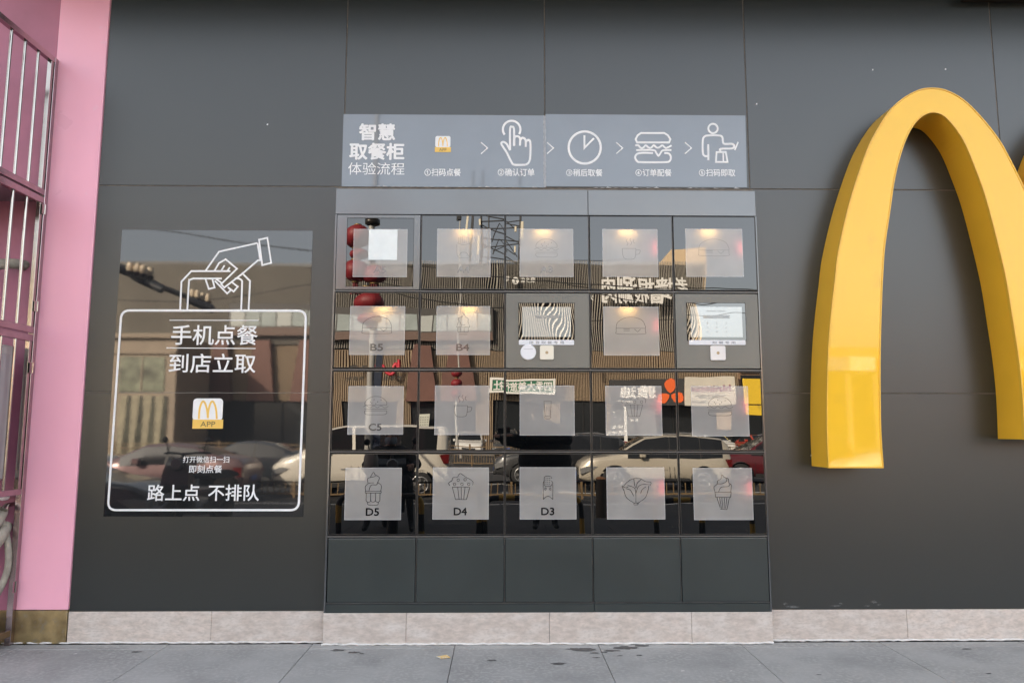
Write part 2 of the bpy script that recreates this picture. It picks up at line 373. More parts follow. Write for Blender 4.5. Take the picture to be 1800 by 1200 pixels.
# steel cage standing against the pink wall
cg = empty('steel_cage', (-3.2, -.4, 0), 'stainless steel barred cage round pipes on pink wall', 'cage')
GX = -3.19; S1 = .64
def bar(y, z0, z1, r=.0105): return MB().tube([(GX, -y, z0), (GX, -y, z1)], r, 10)
ZT = 4.01; ZM = 3.02; ZL1 = 2.08; ZL0 = 1.0
MB().bevbox(GX-.02, GX+.02, -.052, -.014, .0, ZT, .002).build('post', steelp, cg)
MB().bevbox(GX-.02, GX+.02, -S1-.04, -S1, .0, ZT, .002).build('post', steelp, cg)
def rail(z, h=.04): MB().bevbox(GX-.019, GX+.019, -S1, -.053, z-h, z, .002).build('rail', steelp, cg)
MB().box(-4.4, GX-.02, -S1, .0, ZM-.045, ZM-.035).build('shelf', mat('shelf_metal', (.25, .16, .18), .5), cg); rail(ZT); rail(ZM+.02); rail(ZM-.035, .045); rail(ZL1, .045); rail(ZL1-.055, .045); rail(ZL0); rail(.10)
for seg in [(ZM+.02, ZT-.04), (ZL1, ZM-.08), (ZL0, ZL1-.1), (.10, ZL0-.04)][:3]:
    y = .14
    while y < S1-.05: bar(y+.07, *seg).build('bar', steel, cg); y += .14
    MB().bevbox(GX-.014, GX+.014, -.085, -.058, seg[0], seg[1], .001).build('stile', steel, cg)
for z in (2.90, 2.22, 1.80, .37):
    MB().box(GX+.020, GX+.024, -.075, -.02, z-.035, z+.035).build('hinge', steelp, cg); MB().tube([(GX+.026, -.048, z-.035), (GX+.026, -.048, z+.035)], .005, 8).build('hinge_pin', steel, cg)
# cage front and top, out of frame to the left
for k in range(8):
    MB().tube([(GX-.1-.14*k, -S1-.02, .1), (GX-.1-.14*k, -S1-.02, ZT)], .0105, 8).build('bar', steel, cg)
MB().bevbox(GX-1.2, GX, -S1-.04, -S1, ZT-.04, ZT, .002).build('rail', steelp, cg)
ac = empty('air_conditioner', (-3.75, -.3, .9), 'grey air conditioner cabinet inside the steel cage', 'air conditioner')
MB().bevbox(-4.1, -3.245, -.42, -.13, 1.06, 1.94, .012).build('cabinet', acwhite, ac)
MB().bevbox(-3.246, -3.240, -.39, -.17, 1.12, 1.88, .003).build('side_panel', mat('ac_side', (.42, .41, .41), .45), ac)
MB().tube([(-4.1+.27*math.cos(a/12*math.pi), -.43, 1.49+.27*math.sin(a/12*math.pi)) for a in range(24)], .008, 6, closed=True).build('fan_guard', acwhite, ac)
def pipes(name, pts, r, label):
    p3 = [Vector(p) for p in pts]; out = []
    n = len(p3)
    for i in range(n-1):
        P = [p3[max(0, min(n-1, i+j))] for j in (-1, 0, 1, 2)]
        for q_ in range(14):
            t = q_/14; out.append(.5*((2*P[1])+(P[2]-P[0])*t+(2*P[0]-5*P[1]+4*P[2]-P[3])*t*t+(3*P[1]-P[0]-3*P[2]+P[3])*t**3))
    out.append(p3[-1])
    return tag(MB().tube(out, [r*(1+.09*(k % 2)) for k in range(len(out))], 10).build(name, pipewrap), label, 'pipe')
pipes('wrapped_pipe', [(-4.2, -.20, 2.12), (-3.8, -.25, 2.22), (-3.5, -.22, 2.42), (-3.36, -.12, 2.50), (-3.30, .02, 2.52)], .034, 'upper beige wrapped pipe bending into the pink wall inside the cage')
pipes('wrapped_pipe', [(-3.44, -.14, .42), (-3.32, -.12, .58), (-3.25, -.10, .70), (-3.27, -.03, .76)], .035, 'middle beige wrapped pipe curving down behind the hose')
pipes('drain_hose', [(-3.36, -.08, .86), (-3.27, -.07, .78), (-3.222, -.06, .60), (-3.228, -.06, .44), (-3.30, -.08, .28), (-3.45, -.12, .22)], .02, 'beige loop of hose hanging low inside the steel cage')
pipes('wrapped_pipe', [(-3.46, -.14, .50), (-3.33, -.13, .68), (-3.26, -.11, .82), (-3.30, -.03, .86)], .03, 'lower beige wrapped pipe inside the cage foot')
va = empty('water_valve', (-3.45, -.15, .88), 'chrome valve with white cap on the pink wall in the cage', 'valve')
MB().lathe([(.0, 0), (.024, .0), (.03, .02), (.03, .05), (.018, .065)], (-3.262, -.12, .955), 12, 'y').build('cap', white, va)
MB().tube([(-3.25, -.005, .895), (-3.235, -.10, .895), (-3.235, -.12, .87)], [.014, .016, .026], 8).build('body', steel, va)
tb = MB().bevbox(-3.6, -3.225, -.36, -.06, .06, .20, .03).build('white_tub', mat('tub', (.62, .62, .60), .4)); tag(tb, 'white plastic tub on the floor of the steel cage', 'tub')

# ------------------------------------------------------------------ smart locker
lk = empty('food_locker', (.3, LY, .2), 'wide dark food pickup locker with frosted glass doors in grey wall', 'locker')
MB().box(LX[0]-.012, LX[5]+.006, -.012, .03, .2, 3.063).build('cabinet', gapdark, lk)
hx = wp(1033.5, 350, LY).x
for a, b in ((LX[0]-.014, hx), (hx, LX[5]+.008)): MB().bevbox(a+.0015, b-.0015, LY, -.011, ZS['h0']+.001, ZS['h1'], .0015).build('header_panel', lockmetal, lk)
MB().bevbox(LX[0]-.014, LX[0]-.002, LY+.001, -.011, .2, ZS['h0']-.001, .001).build('side_trim', lockmetal, lk)
MB().bevbox(LX[5]+.0, LX[5]+.010, LY+.001, -.011, .2, ZS['h0']-.001, .001).build('side_trim', lockmetal, lk)
for a, b in ((LX[0]-.001, wp(1045, 1067, LY).x), (wp(1045, 1067, LY).x, LX[5]-.001)): MB().bevbox(a+.001, b-.001, LY, -.011, ZS['base'][0], ZS['base'][1], .0015).build('base_panel', lockdark, lk)
for z0, z1 in ((2.3305, 2.3415), (1.7875, 1.7985), (1.2355, 1.2455), (.681, .692), (.2565, .2615)):
    MB().bevbox(LX[0]-.001, LX[5]-.001, LY+.002, -.011, z0, z1, .001).build('rail', railmat, lk)
for k in range(1, 5):
    MB().bevbox(LX[k]-.0028, LX[k]+.0028, LY+.010, -.011, .262, ZS['h0']-.002, .001).build('upright', railmat, lk)

film_px = {('A', 0): (620, 403, 716, 486), ('A', 1): (768, 403, 862, 486), ('A', 2): (914, 403, 1007, 486), ('A', 3): (1060, 403.5, 1155, 486), ('A', 4): (1207, 403, 1304, 486),
           ('B', 0): (614, 538.5, 712, 623), ('B', 1): (767, 538.5, 861, 623), ('B', 3): (1062, 539.5, 1157, 624),
           ('C', 0): (611, 679, 709.5, 763), ('C', 1): (764, 678, 859.5, 763.5), ('C', 2): (914, 678, 1009, 764.5), ('C', 3): (1065.5, 678.5, 1162, 764.5), ('C', 4): (1217, 679, 1314, 766),
           ('D', 0): (605.5, 822, 706, 913), ('D', 1): (760.5, 821.5, 859, 912), ('D', 2): (914, 821, 1012, 912), ('D', 3): (1067.5, 821.5, 1167, 912), ('D', 4): (1220.5, 822.5, 1321, 913)}
TILT = {'A': (.0, -.0017), 'B': (.0, .0028), 'C': (0, .0006), 'D': (0, -.0004)}
def g_unit(x, a, b): return (x-a)/(b-a)
def door_warp(row, k, x0, x1, z0, z1, amp=1.):
    r2 = random.Random(hash((ord(row), k)) % 99991); ph = [r2.uniform(0, 6.28) for _ in range(8)]
    tx = TILT[row][0]+r2.uniform(-.0008, .0008); tz = TILT[row][1]+r2.uniform(-.0003, .0003)
    e1, e2 = r2.uniform(-1, 1), r2.uniform(-1, 1)
    fx, fz = r2.uniform(5, 9), r2.uniform(4, 8)
    def g(x, z):
        u = (x-x0)/(x1-x0); v = (z-z0)/(z1-z0)
        y = tx*(x-x0)+tz*(z-z0)
        y += amp*(.00009*math.sin(fx*u+ph[0]+.9*math.sin(3*v+ph[1]))+.00004*math.sin(fz*v+ph[2]+1.5*u)+.000022*math.sin(15*u+ph[3]+5*v)+.00001*math.sin(13*v+ph[4]-6*u))
        y += amp*(.0010*e1*max(0, u-.78)**2*4+.0009*e2*max(0, .2-u)**2*4+.0009*e2*max(0, .16-v)**2*4+.0007*e1*max(0, v-.86)**2*4)
        return y
    return g
def gridmesh(xs_, zs_, yf, skip=None):
    mb = MB(); nx, nz = len(xs_), len(zs_)
    v = [Vector((x, yf(x, z), z)) for z in zs_ for x in xs_]
    f = []
    for j in range(nz-1):
        for i in range(nx-1):
            cx_, cz_ = (xs_[i]+xs_[i+1])/2, (zs_[j]+zs_[j+1])/2
            if skip and skip(cx_, cz_): continue
            f.append((j*nx+i, j*nx+i+1, (j+1)*nx+i+1, (j+1)*nx+i))
    mb.add(v, f, True)
    me = bpy.data.meshes.new('grid'); me.from_pydata(mb.v, [], mb.f); me.update(); me.polygons.foreach_set('use_smooth', mb.sm); return me
def lin(a, b, n): return [a+(b-a)*i/n for i in range(n+1)]

# line drawings, (u, v) in -1..1 on the film
def D_cone():
    s = [smooth([(-.28, .02), (-.30, .22), (-.16, .36), (.02, .38)]), smooth([(.28, .02), (.30, .26), (.16, .40)]), smooth([(-.2, .36), (-.22, .56), (-.05, .62), (.08, .66)]), smooth([(.16, .40), (.22, .60), (.06, .72), (.0, .82), (-.08, .70), (-.12, .62)]),
         smooth([(-.16, .04), (-.08, .28), (.12, .30), (.17, .42)]), [(-.30, .02), (.30, .02)], [(-.30, -.05), (.30, -.05)], [(-.30, .02), (-.30, -.05)], [(.30, .02), (.30, -.05)]]
    for x in (-.26, -.09, .09, .26): s.append([(x, -.05), (x, -.36)])
    for x in (-.175, 0, .175): s.append(arc(x, -.36, .085, .07, 180, 360, 6))
    s += [smooth([(-.2, -.42), (-.18, -.54), (0, -.56), (.18, -.54), (.2, -.42)])]
    return s
def D_cone2():
    s = [smooth([(-.28, .0), (-.32, .2), (-.2, .34), (-.18, .46), (-.06, .56), (-.02, .72), (.06, .62), (.2, .56), (.22, .38), (.3, .3), (.28, .0)]), smooth([(-.2, .34), (.0, .36), (.14, .46), (.12, .58)]), smooth([(-.16, .0), (-.06, .2), (.2, .24), (.26, .34)]),
         [(-.29, .0), (.29, .0)], [(-.29, 0), (-.27, -.22)], [(.29, 0), (.27, -.22)], [(-.27, -.22), (.27, -.22)], [(-.22, -.24), (-.12, -.66)], [(.22, -.24), (.12, -.74)], [(-.12, -.72), (.12, -.74)]]
    for x in (-.13, -.05, .04, .13): s.append([(x, -.24), (x*.55, -.70)])
    return s
def D_pop():
    s = [[(-.32, .18), (-.20, -.34)], [(.34, .18), (.22, -.34)], [(-.20, -.34), (.22, -.34)], [(-.32, .18), (.34, .18)], [(-.12, .18), (-.06, -.34)], [(.02, .18), (.02, -.34)], [(.16, .18), (.11, -.34)],
         smooth([(-.42, .24), (-.46, .36), (-.34, .46), (-.30, .58), (-.14, .60), (-.04, .76), (.12, .66), (.22, .58), (.34, .52), (.46, .40), (.44, .26)])]
    for x, y in ((-.24, .30), (.04, .30), (.30, .30), (-.1, .48), (.16, .50)): s.append(arc(x, y, .05, .055, 0, 350, 9))
    return s
def D_wrap():
    s = [[(-.18, .34), (-.18, -.34)], [(.18, .34), (.18, -.34)], smooth([(-.18, -.34), (0, -.20), (.18, -.34)]), rrect(-.14, .20, .14, .64, .10)+[(.14, .30)], [(-.18, .34), (-.14, .44)], [(.18, .34), (.14, .44)], arc(-.09, .10, .03, .05, 0, 350, 8), arc(.09, .10, .03, .05, 0, 350, 8)]
    for i in range(3):
        for j in range(4): s.append(arc(-.07+.07*i, .30+.08*j, .009, .009, 0, 300, 4))
    return s
def D_lettuce():
    return [smooth([(-.44, .22), (-.30, .40), (-.08, .54), (.16, .54), (.36, .42), (.56, .38), (.54, .26)]), smooth([(-.5, .22), (-.44, .06), (-.34, -.26), (-.1, -.46), (.0, -.5), (.12, -.46), (.36, -.24), (.46, .1), (.48, .24)]),
            smooth([(-.5, .24), (-.38, .16), (-.26, .2)]), smooth([(0, -.5), (0, -.05), (-.06, .16), (-.30, .26)]), smooth([(0, -.1), (.10, .20), (.28, .30), (.54, .28)]), smooth([(-.06, .52), (-.04, .3), (.0, .14)]), smooth([(.2, .5), (.06, .34), (.04, .14)]),
            smooth([(-.36, .12), (-.2, .06), (-.12, -.1), (-.08, -.2)]), smooth([(.38, .2), (.24, .08), (.18, -.08)]), [(-.08, -.5), (.08, -.5), (.07, -.56), (-.07, -.56), (-.08, -.5)]]
def D_burger():
    s = [smooth([(-.42, .16), (-.40, .32), (-.22, .50), (0, .55), (.22, .50), (.40, .32), (.42, .16)]), [(-.42, .16), (.42, .16)], smooth([(-.48, .08), (-.36, .13), (-.22, .04), (-.08, .12), (.06, .04), (.2, .12), (.34, .04), (.48, .10)]), [(-.44, -.02), (.44, -.02)],
         smooth([(-.42, -.10), (-.42, -.22), (-.3, -.28), (0, -.28), (.3, -.28), (.42, -.22), (.42, -.10)]), [(-.42, -.10), (.42, -.10)]]
    for x, y in ((-.2, .3), (-.07, .4), (.07, .3), (.2, .38), (.0, .22), (-.15, .24)): s.append(arc(x, y, .012, .018, 0, 300, 4))
    return s
def D_sandwich():
    return [smooth([(-.58, .04), (-.52, .30), (-.24, .50), (.1, .54), (.42, .40), (.54, .14), (.54, .04)]), [(-.58, .04), (.54, .04)], [(-.58, .04), (-.58, -.12)], [(.54, .04), (.54, -.12)], smooth([(-.58, -.12), (-.5, -.22), (.46, -.22), (.54, -.12)]), [(-.3, .0), (-.06, .0)], [(-.3, -.07), (-.06, -.07)], [(.12, -.0), (.24, -.12), (.36, .0)]]
def D_cup():
    return [[(-.2, .3), (-.26, .06), (.26, .06), (.2, .3)], smooth([(-.16, .30), (-.2, .46), (-.04, .54), (.02, .66), (.1, .52), (.2, .44), (.18, .30)]), [(-.22, .06), (-.22, -.14)], [(-.1, .02), (-.1, -.14)], [(.04, .02), (.04, -.14)], [(.2, .06), (.2, -.14)], [(-.22, -.16), (.2, -.16)], [(-.16, -.26), (.16, -.26)], [(-.06, .12), (-.12, .3)], [(-.04, .16), (.08, .16)]]
def D_fries():
    s = [[(x, .72-abs(x)*.5), (x, .36)] for x in (-.2, -.12, -.04, .04, .12, .2)]+[smooth([(-.26, .36), (0, .28), (.26, .36)]), smooth([(-.28, .30), (-.24, -.26), (.0, -.30), (.24, -.26), (.28, .30)]), smooth([(-.2, -.24), (-.1, -.08), (.1, -.08), (.2, -.24)])]
    return s
def D_hotcup():
    return [smooth([(-.1, .56), (-.14, .46), (-.08, .36), (-.12, .26)]), smooth([(.04, .60), (.0, .50), (.06, .40), (.02, .28)]), smooth([(.16, .54), (.12, .44), (.18, .36)]), smooth([(-.3, .12), (-.28, -.2), (-.18, -.36), (.12, -.36), (.2, -.2), (.22, .12)]), [(-.3, .12), (.22, .12)], smooth([(.22, .06), (.38, .04), (.34, -.12), (.2, -.16)])]
def D_box():
    return [[(-.12, .3), (-.08, -.34)], [(-.08, -.34), (.12, -.34)], [(.12, -.34), (.16, .3)], [(-.14, .32), (.18, .32)], smooth([(-.12, -.34), (-.06, -.44), (.1, -.44), (.14, -.34)])]
draw = {('A', 0): [], ('A', 1): D_fries(), ('A', 2): D_burger(), ('A', 3): D_hotcup(), ('A', 4): D_sandwich(), ('B', 0): D_sandwich(), ('B', 1): D_cup(), ('B', 3): D_sandwich(),
        ('C', 0): D_burger(), ('C', 1): D_hotcup(), ('C', 2): D_box(), ('C', 3): D_pop(), ('C', 4): D_burger(), ('D', 0): D_cone(), ('D', 1): D_pop(), ('D', 2): D_wrap(), ('D', 3): D_lettuce(), ('D', 4): D_cone2()}
code = {('A', 0): 'A5', ('A', 1): 'A4', ('A', 2): 'A3', ('B', 0): 'B5', ('B', 1): 'B4', ('C', 0): 'C5', ('D', 0): 'D5', ('D', 1): 'D4', ('D', 2): 'D3'}
faint = mat('faint_line', (.27, .265, .26), .15, ior=1.7)
for row in 'ABCD':
    z0, z1 = ZS[row]
    for k in range(5):
        x0, x1 = LX[k]+.0055, LX[k+1]-.0055; xa, xb = x0, x1
        if (row, k) in (('B', 2), ('B', 4)):
            d = MB().bevbox(x0, x1, LY-.001, -.02, z0+.003, z1-.003, .0015).build('kiosk_door', mat('kiosk_metal', (.15, .15, .132), .36, ior=1.6, var=.06, vs_=3, rvar=.05), lk)
            d['label'] = 'grey metal locker door with a touch screen'
            if k == 2: s0 = (912, 533, 1009, 597.5); strip = (912, 597.5, 1009, 606); txt = (930, 599.5, 991, 604.5, '排 音 取 餐 专 用'); rd = (949, 607.5, 973, 632)
            else: s0 = (1208.5, 533, 1309, 598); strip = (1211, 598, 1310, 606); txt = (1252, 600, 1292, 604.5, '取 餐 专 用'); rd = (1248.5, 608, 1274, 633)
            a = wp(s0[0], s0[3], LY); b = wp(s0[2], s0[1], LY)
            g0 = door_warp('B', k+10, a.x, b.x, a.z, b.z, .9); xc_, zc_ = (a.x+b.x)/2, (a.z+b.z)/2
            g = lambda x, z, g0=g0, xc_=xc_, zc_=zc_: g0(x, z)*.25-.021*((x-xc_)**2+.3*(z-zc_)**2)+.0003+.00007*math.sin(20*(x-xc_)+14*(z-zc_))+.00002*math.sin(9*(x-xc_)-26*(z-zc_))
            link('touch_screen', gridmesh(lin(a.x, b.x, 30), lin(a.z, b.z, 22), lambda x, z: LY-.0038+g(x, z)), mat('screen_glass', (.004, .004, .005), .0, ior=2.3), d)
            MB().bevbox(a.x-.003, b.x+.003, LY-.003, LY-.0012, a.z-.003, b.z+.003, .0005).build('screen_bezel', gapdark, d)
            a2 = wp(s0[0]+6, s0[3]-5.5, LY); b2 = wp(s0[2]-5.5, s0[1]+6.5, LY)
            lcd = mat('lcd', (.20, .205, .20), .0, ior=2.5, emit=(.90, .95, .92), es=.03)
            link('display', gridmesh(lin(a2.x, b2.x, 24), lin(a2.z, b2.z, 16), lambda x, z: LY-.0043+g(x, z)), lcd, d)
            ui = MB(); W_, H_ = b2.x-a2.x, b2.z-a2.z
            def rq(mb, u0, v0, u1, v1, y=LY-.0056): mb.add([(a2.x+W_*u, y, a2.z+H_*v) for u, v in ((u0, v0), (u1, v0), (u1, v1), (u0, v1))], [(0, 1, 2, 3)])
            rq(ui, .25, .62, .76, .72)
            text_fit(ui, '▪▪▪▪▪▪▪ ▪▪▪▪▪▪', .0, lambda p: Vector((a2.x+W_*(.32+.36*p[0]), LY-.0056, a2.z+H_*(.84+.04*p[1]))))
            for i, n_ in enumerate('123456789'):
                text_fit(ui, n_, 0, lambda p: Vector((a2.x+W_*(.315+.18*(i % 3)+.022*p[0]), LY-.0056, a2.z+H_*(.44-.145*(i//3)+.05*p[1]))))
            ui.build('display_print', mat('ui_grey', (.30, .31, .31), .05, ior=1.8), d)
            a = wp(strip[0], strip[3], LY); b = wp(strip[2], strip[1], LY)
            MB().prism([(p[0], p[1]) for p in rrect(a.x, a.z, b.x, b.z, .006, 4)], LY-.002, LY-.006).build('label_strip', mat('strip_white', (.74, .76, .80), .3), d)
            t_ = MB(); a = wp(txt[0], txt[3], LY); b = wp(txt[2], txt[1], LY)
            text_fit(t_, txt[4], .004, lambda p: Vector((a.x+(b.x-a.x)*p[0], LY-.0064, a.z+(b.z-a.z)*p[1])))
            t_.build('label_print', mat('print_grey', (.12, .13, .16), .5), d)
            a = wp(rd[0], rd[3], LY); b = wp(rd[2], rd[1], LY); cx_, cz_ = (a.x+b.x)/2, (a.z+b.z)/2
            MB().prism(rrect(a.x, a.z, b.x, b.z, .01, 5), LY-.001, LY-.014).build('scanner', mat('scanner_cream' if k == 2 else 'scanner_white', (.80, .76, .64) if k == 2 else (.78, .76, .75), .35), d)
            MB().lathe([(.0105, 0), (.0105, -.001)], (cx_, LY-.0141, cz_), 16, 'y').build('scanner_eye', mat('scan_eye', (.45, .33, .18) if k == 2 else (.55, .30, .22), .4), d)
            if k == 2:
                c = wp(928.5, 619, LY)
                MB().lathe([(.054, 0), (.054, -.006), (.050, -.010)], (c.x, LY-.001, c.z), 40, 'y').build('round_reader', mat('reader_white', (.80, .81, .84), .35), d)
                t_ = MB(); t_.box(c.x-.031, c.x+.031, LY-.0118, LY-.0110, c.z+.020, c.z+.023); t_.build('reader_print', mat('print_pale', (.45, .46, .5), .5), d)
            continue
        fx0, fz0, fx1, fz1 = film_px[(row, k)]
        a = wp(fx0, fz1, LY-.002); b = wp(fx1, fz0, LY-.002); f0, f1, h0, h1 = a.x, b.x, a.z, b.z
        if (row, k) == ('A', 0):                     # the first door has a metal surround with the glass set in it
            q0 = wp(607, 503.5, LY); q1 = wp(728, 383.5, LY); gx0, gx1, gz0, gz1 = q0.x, q1.x, q0.z, q1.z
            d = MB().bevbox(x0-.004, gx0, LY, -.02, z0, z1, .001).bevbox(gx1, x1, LY, -.02, z0, z1, .001).bevbox(gx0, gx1, LY, -.02, gz1, z1, .001).bevbox(gx0, gx1, LY, -.02, z0, gz0, .001).build('glass_door', lockmetal, lk)
            d['label'] = 'corner door with a wide grey metal surround'
            glass_o = 'pane'; x0, x1, z0_, z1_ = gx0+.002, gx1-.002, gz0+.002, gz1-.002; yb = LY+.004
            MB().box(gx0-.001, gx1+.001, -.03, -.02, gz0-.001, gz1+.001).build('recess', gapdark, d)
        else:
            d = None; z0_, z1_ = z0+.003, z1-.003; yb = LY-.002
        g = door_warp(row, k, x0, x1, z0_, z1_)
        xs_ = sorted(set([round(v, 5) for v in lin(x0, x1, 30) if abs(v-f0) > .006 and abs(v-f1) > .006]+[round(f0+.001, 5), round(f1-.001, 5)]))
        zs_ = sorted(set([round(v, 5) for v in lin(z0_, z1_, 28) if abs(v-h0) > .006 and abs(v-h1) > .006]+[round(h0+.001, 5), round(h1-.001, 5)]))
        me = gridmesh(xs_, zs_, lambda x, z: yb+g(x, z), lambda x, z: f0 < x < f1 and h0 < z < h1)
        if d is None: d = link('glass_door', me, blackglass, lk)
        else: link('pane', me, blackglass, d)
        if not (row == 'A' and k == 0):
            MB().box(x0-.0008, x1+.0008, LY+.0045, -.02, z0_-.0008, f_ if False else h0-.004).box(x0-.0008, x1+.0008, LY+.0045, -.02, h1+.004, z1_+.0008).box(x0-.0008, f0-.004, LY+.0045, -.02, h0-.004, h1+.004).box(f1+.004, x1+.0008, LY+.0045, -.02, h0-.004, h1+.004).build('door_core', gapdark, d)
            e_ = MB(); wdt = .0022                    # polished metal edging round the pane
            for (p0, p1, q0_, q1_) in ((x0, x1, z1_-wdt, z1_), (x0, x1, z0_, z0_+wdt), (x0, x0+wdt, z0_+wdt, z1_-wdt), (x1-wdt, x1, z0_+wdt, z1_-wdt)): e_.box(p0, p1, LY-.0062, LY+.004, q0_, q1_)
            e_.build('edging', mat('edging_dark', (.10, .10, .10), .3, metal=.6), d)
        fm = link('film', gridmesh(lin(f0, f1, 20), lin(h0, h1, 18), lambda x, z: yb-.0003+g(x, z)), film_m, d)
        rm = MB(); pl = lambda p: Vector((p[0], yb-.0007+g(min(max(p[0], f0), f1), min(max(p[1], h0), h1)), p[1]))
        stroke(rm, [(f0, h0), (f1, h0), (f1, h1), (f0, h1)], .0024, pl, True); rm.build('film_edge', filmrim, d)
        # compartment behind the film
        cb = MB(); B_ = -.004
        cb.add([(f0, yb+.15, h0), (f1, yb+.15, h0), (f1, yb+.15, h1), (f0, yb+.15, h1)], [(0, 1, 2, 3)])
        for (p, q_) in (((f0, h0), (f1, h0)), ((f1, h0), (f1, h1)), ((f1, h1), (f0, h1)), ((f0, h1), (f0, h0))):
            cb.add([(p[0], yb+.003, p[1]), (q_[0], yb+.003, q_[1]), (q_[0], yb+.15, q_[1]), (p[0], yb+.15, p[1])], [(0, 1, 2, 3)])
        cb.build('compartment', liner, d)
        if row in 'AB' and not (row == 'A' and k == 0):
            cx_ = f0+(f1-f0)*(.60 if row == 'B' and k < 2 else (.44 if k in (2, 3) else .40 if k == 4 else .52))
            MB().box(cx_-.05, cx_+.05, yb+.030, yb+.075, h1-.007, h1-.003).build('led_lamp', ledm, d)
        if k in (3, 4): MB().box(f1-.006, f1-.003, yb+.018, yb+.028, h0+(h1-h0)*.48, h0+(h1-h0)*.74).build('edge_glow_lamp', mat('glow_red', (1, .2, .2), .5, emit=(1, .10, .12), es=2.6), d)  # red emitter added behind the film's right edge for its pink glow
        dr = MB(); cu, cv, su, sv_ = (f0+f1)/2, (h0+h1)/2, (f1-f0)/2, (h1-h0)/2
        asp = su/sv_
        pl = lambda p: Vector((cu+su*p[0]*.95, yb-.0009+g(cu+su*p[0], cv+sv_*p[1]), cv+sv_*(p[1]*.92+.075)))
        for s_ in draw[(row, k)]: stroke(dr, s_, .018 if row == 'D' else .016, pl)
        if (row, k) in code:
            hgt = .15
            text_fit(dr, code[(row, k)], .035, lambda p: Vector((cu-.046+.088*p[0]+(.0 if row != 'D' else 0), yb-.0011+g(cu, cv), cv-sv_*(.85)+2*sv_*hgt*p[1]*1.0)))
        if dr.v: dr.build('line_drawing', inkglass if row == 'D' else (faint if row == 'A' else mat('half_line', (.07, .07, .07), .08, ior=1.75)), d)
        if (row, k) == ('A', 0):
            a = wp(647.5, 457, yb); b = wp(699, 404, yb)
            MB().box(a.x, b.x, yb-.004, yb-.0018, a.z, b.z).build('blank_card', mat('card_white', (.80, .86, .86), .35, var=.03, vs_=25), d)
for k in range(5):
    d = MB().bevbox(LX[k]+.0055, LX[k+1]-.0055, LY-.001, -.02, ZS['E'][0], ZS['E'][1], .002).build('lower_door', lockdark, lk)
    e_ = MB(); e_.box(LX[k]+.0055, LX[k+1]-.0055, LY-.0025, LY-.0012, ZS['E'][1]-.0035, ZS['E'][1]-.0015).build('edge_strip', mat('edge_light', (.22, .23, .23), .4), d)

# ------------------------------------------------------------------ banner over the locker
bn = empty('instruction_banner', (.3, -.001, 3.4), 'long grey blue banner with white steps and icons above locker', 'banner')
p0 = wp(600.5, 328, 0); p1 = wp(604, 201, 0); p2 = wp(1310, 203.5, 0); p3 = wp(1313, 329.5, 0)
sx = wp(958, 260, 0).x
MB().add([(p0.x, -.0015, p0.z), (sx-.004, -.0015, p0.z), (sx-.004, -.0015, p1.z), (p1.x, -.0015, p1.z)], [(0, 1, 2, 3)]).build('banner_sheet', signfilm, bn)
MB().add([(sx+.004, -.0015, p3.z), (p3.x, -.0015, p3.z), (p2.x, -.0015, p2.z), (sx+.004, -.0015, p2.z)], [(0, 1, 2, 3)]).build('banner_sheet', signfilm, bn)
jn = MB(); n = 40
jl = [(sx-.008-rnd.random()*.005, p0.z+.002+(p1.z-p0.z-.004)*i/n) for i in range(n+1)]; jr = [(sx+.004+rnd.random()*.004, p0.z+.002+(p1.z-p0.z-.004)*i/n) for i in range(n+1)]
jn.add([(a[0], -.0022, a[1]) for a in jl]+[(a[0], -.0022, a[1]) for a in jr], [(i, i+1, n+2+i, n+1+i) for i in range(n)])
jn.build('torn_joint', mat('torn_film', (.36, .38, .41), .5, var=.2, vs_=40), bn)
ed = MB()
for i in range(60):
    x = p0.x+(p3.x-p0.x)*i/60; h_ = rnd.random()**3*.012+.0015
    if rnd.random() < .7: ed.add([(x, -.0023, p0.z), (x+.045, -.0023, p0.z), (x+.03*rnd.random(), -.0023, p0.z+h_)], [(0, 1, 2)])
ed.build('worn_edge', mat('worn_film', (.42, .43, .44), .5), bn)
YB = -.0025
wpl = lambda p: wp(p[0], p[1], YB)
def wtext(par, nm, body, x0, y0, x1, y1, bold, m=white, Y=YB):
    a = wp((x0+x1)/2-(x1-x0)/2, (y0+y1)/2, Y).x; b = wp(x1, (y0+y1)/2, Y).x; c = wp(x0, y1, Y).z; d = wp(x0, y0, Y).z
    t = MB(); text_fit(t, body, bold, lambda p: Vector((a+(b-a)*p[0], Y, c+(d-c)*p[1]))); return t.build(nm, m, par)
for tx in [('智慧', 631, 217, 695, 247, .035), ('取餐柜', 614, 251, 711, 281, .035), ('体验流程', 612, 285.5, 711, 307, .004), ('①扫码点餐', 746, 296, 810, 309.5, .02), ('②确认订单', 875, 296, 939.5, 309.5, .02), ('③稍后取餐', 995, 297, 1059, 310, .02), ('④订单配餐', 1117, 297, 1180.5, 310, .02), ('⑤扫码即取', 1228.5, 297, 1292.5, 310, .02)]:
    wtext(bn, 'lettering', *tx)
PXM = CAM_D/FPX*1.02
ic = MB()
for x in (845, 961, 1082.5, 1203.5):
    y = 260.5; ic = MB(); stroke(ic, [(x+.5, y-10), (x+12, y), (x+.5, y+10)], 1.9, wpl); ic.build('arrow_print', white, bn)
def c5(x, y): return (940+x/4.615, 180+y/4.615)
def c4(x, y): return (580+x/4.737, 180+y/4.737)
ic = MB()
stroke(ic, [c4(1455, 270)]+[c4(1513+73*math.cos(R(a)), 227-73*math.sin(R(a))) for a in range(208, -34, -12)], 3.8, wpl)
stroke(ic, smooth([c4(*p) for p in [(1500, 400), (1500, 225), (1515, 205), (1532, 225), (1532, 365)]], 5), 3.6, wpl)
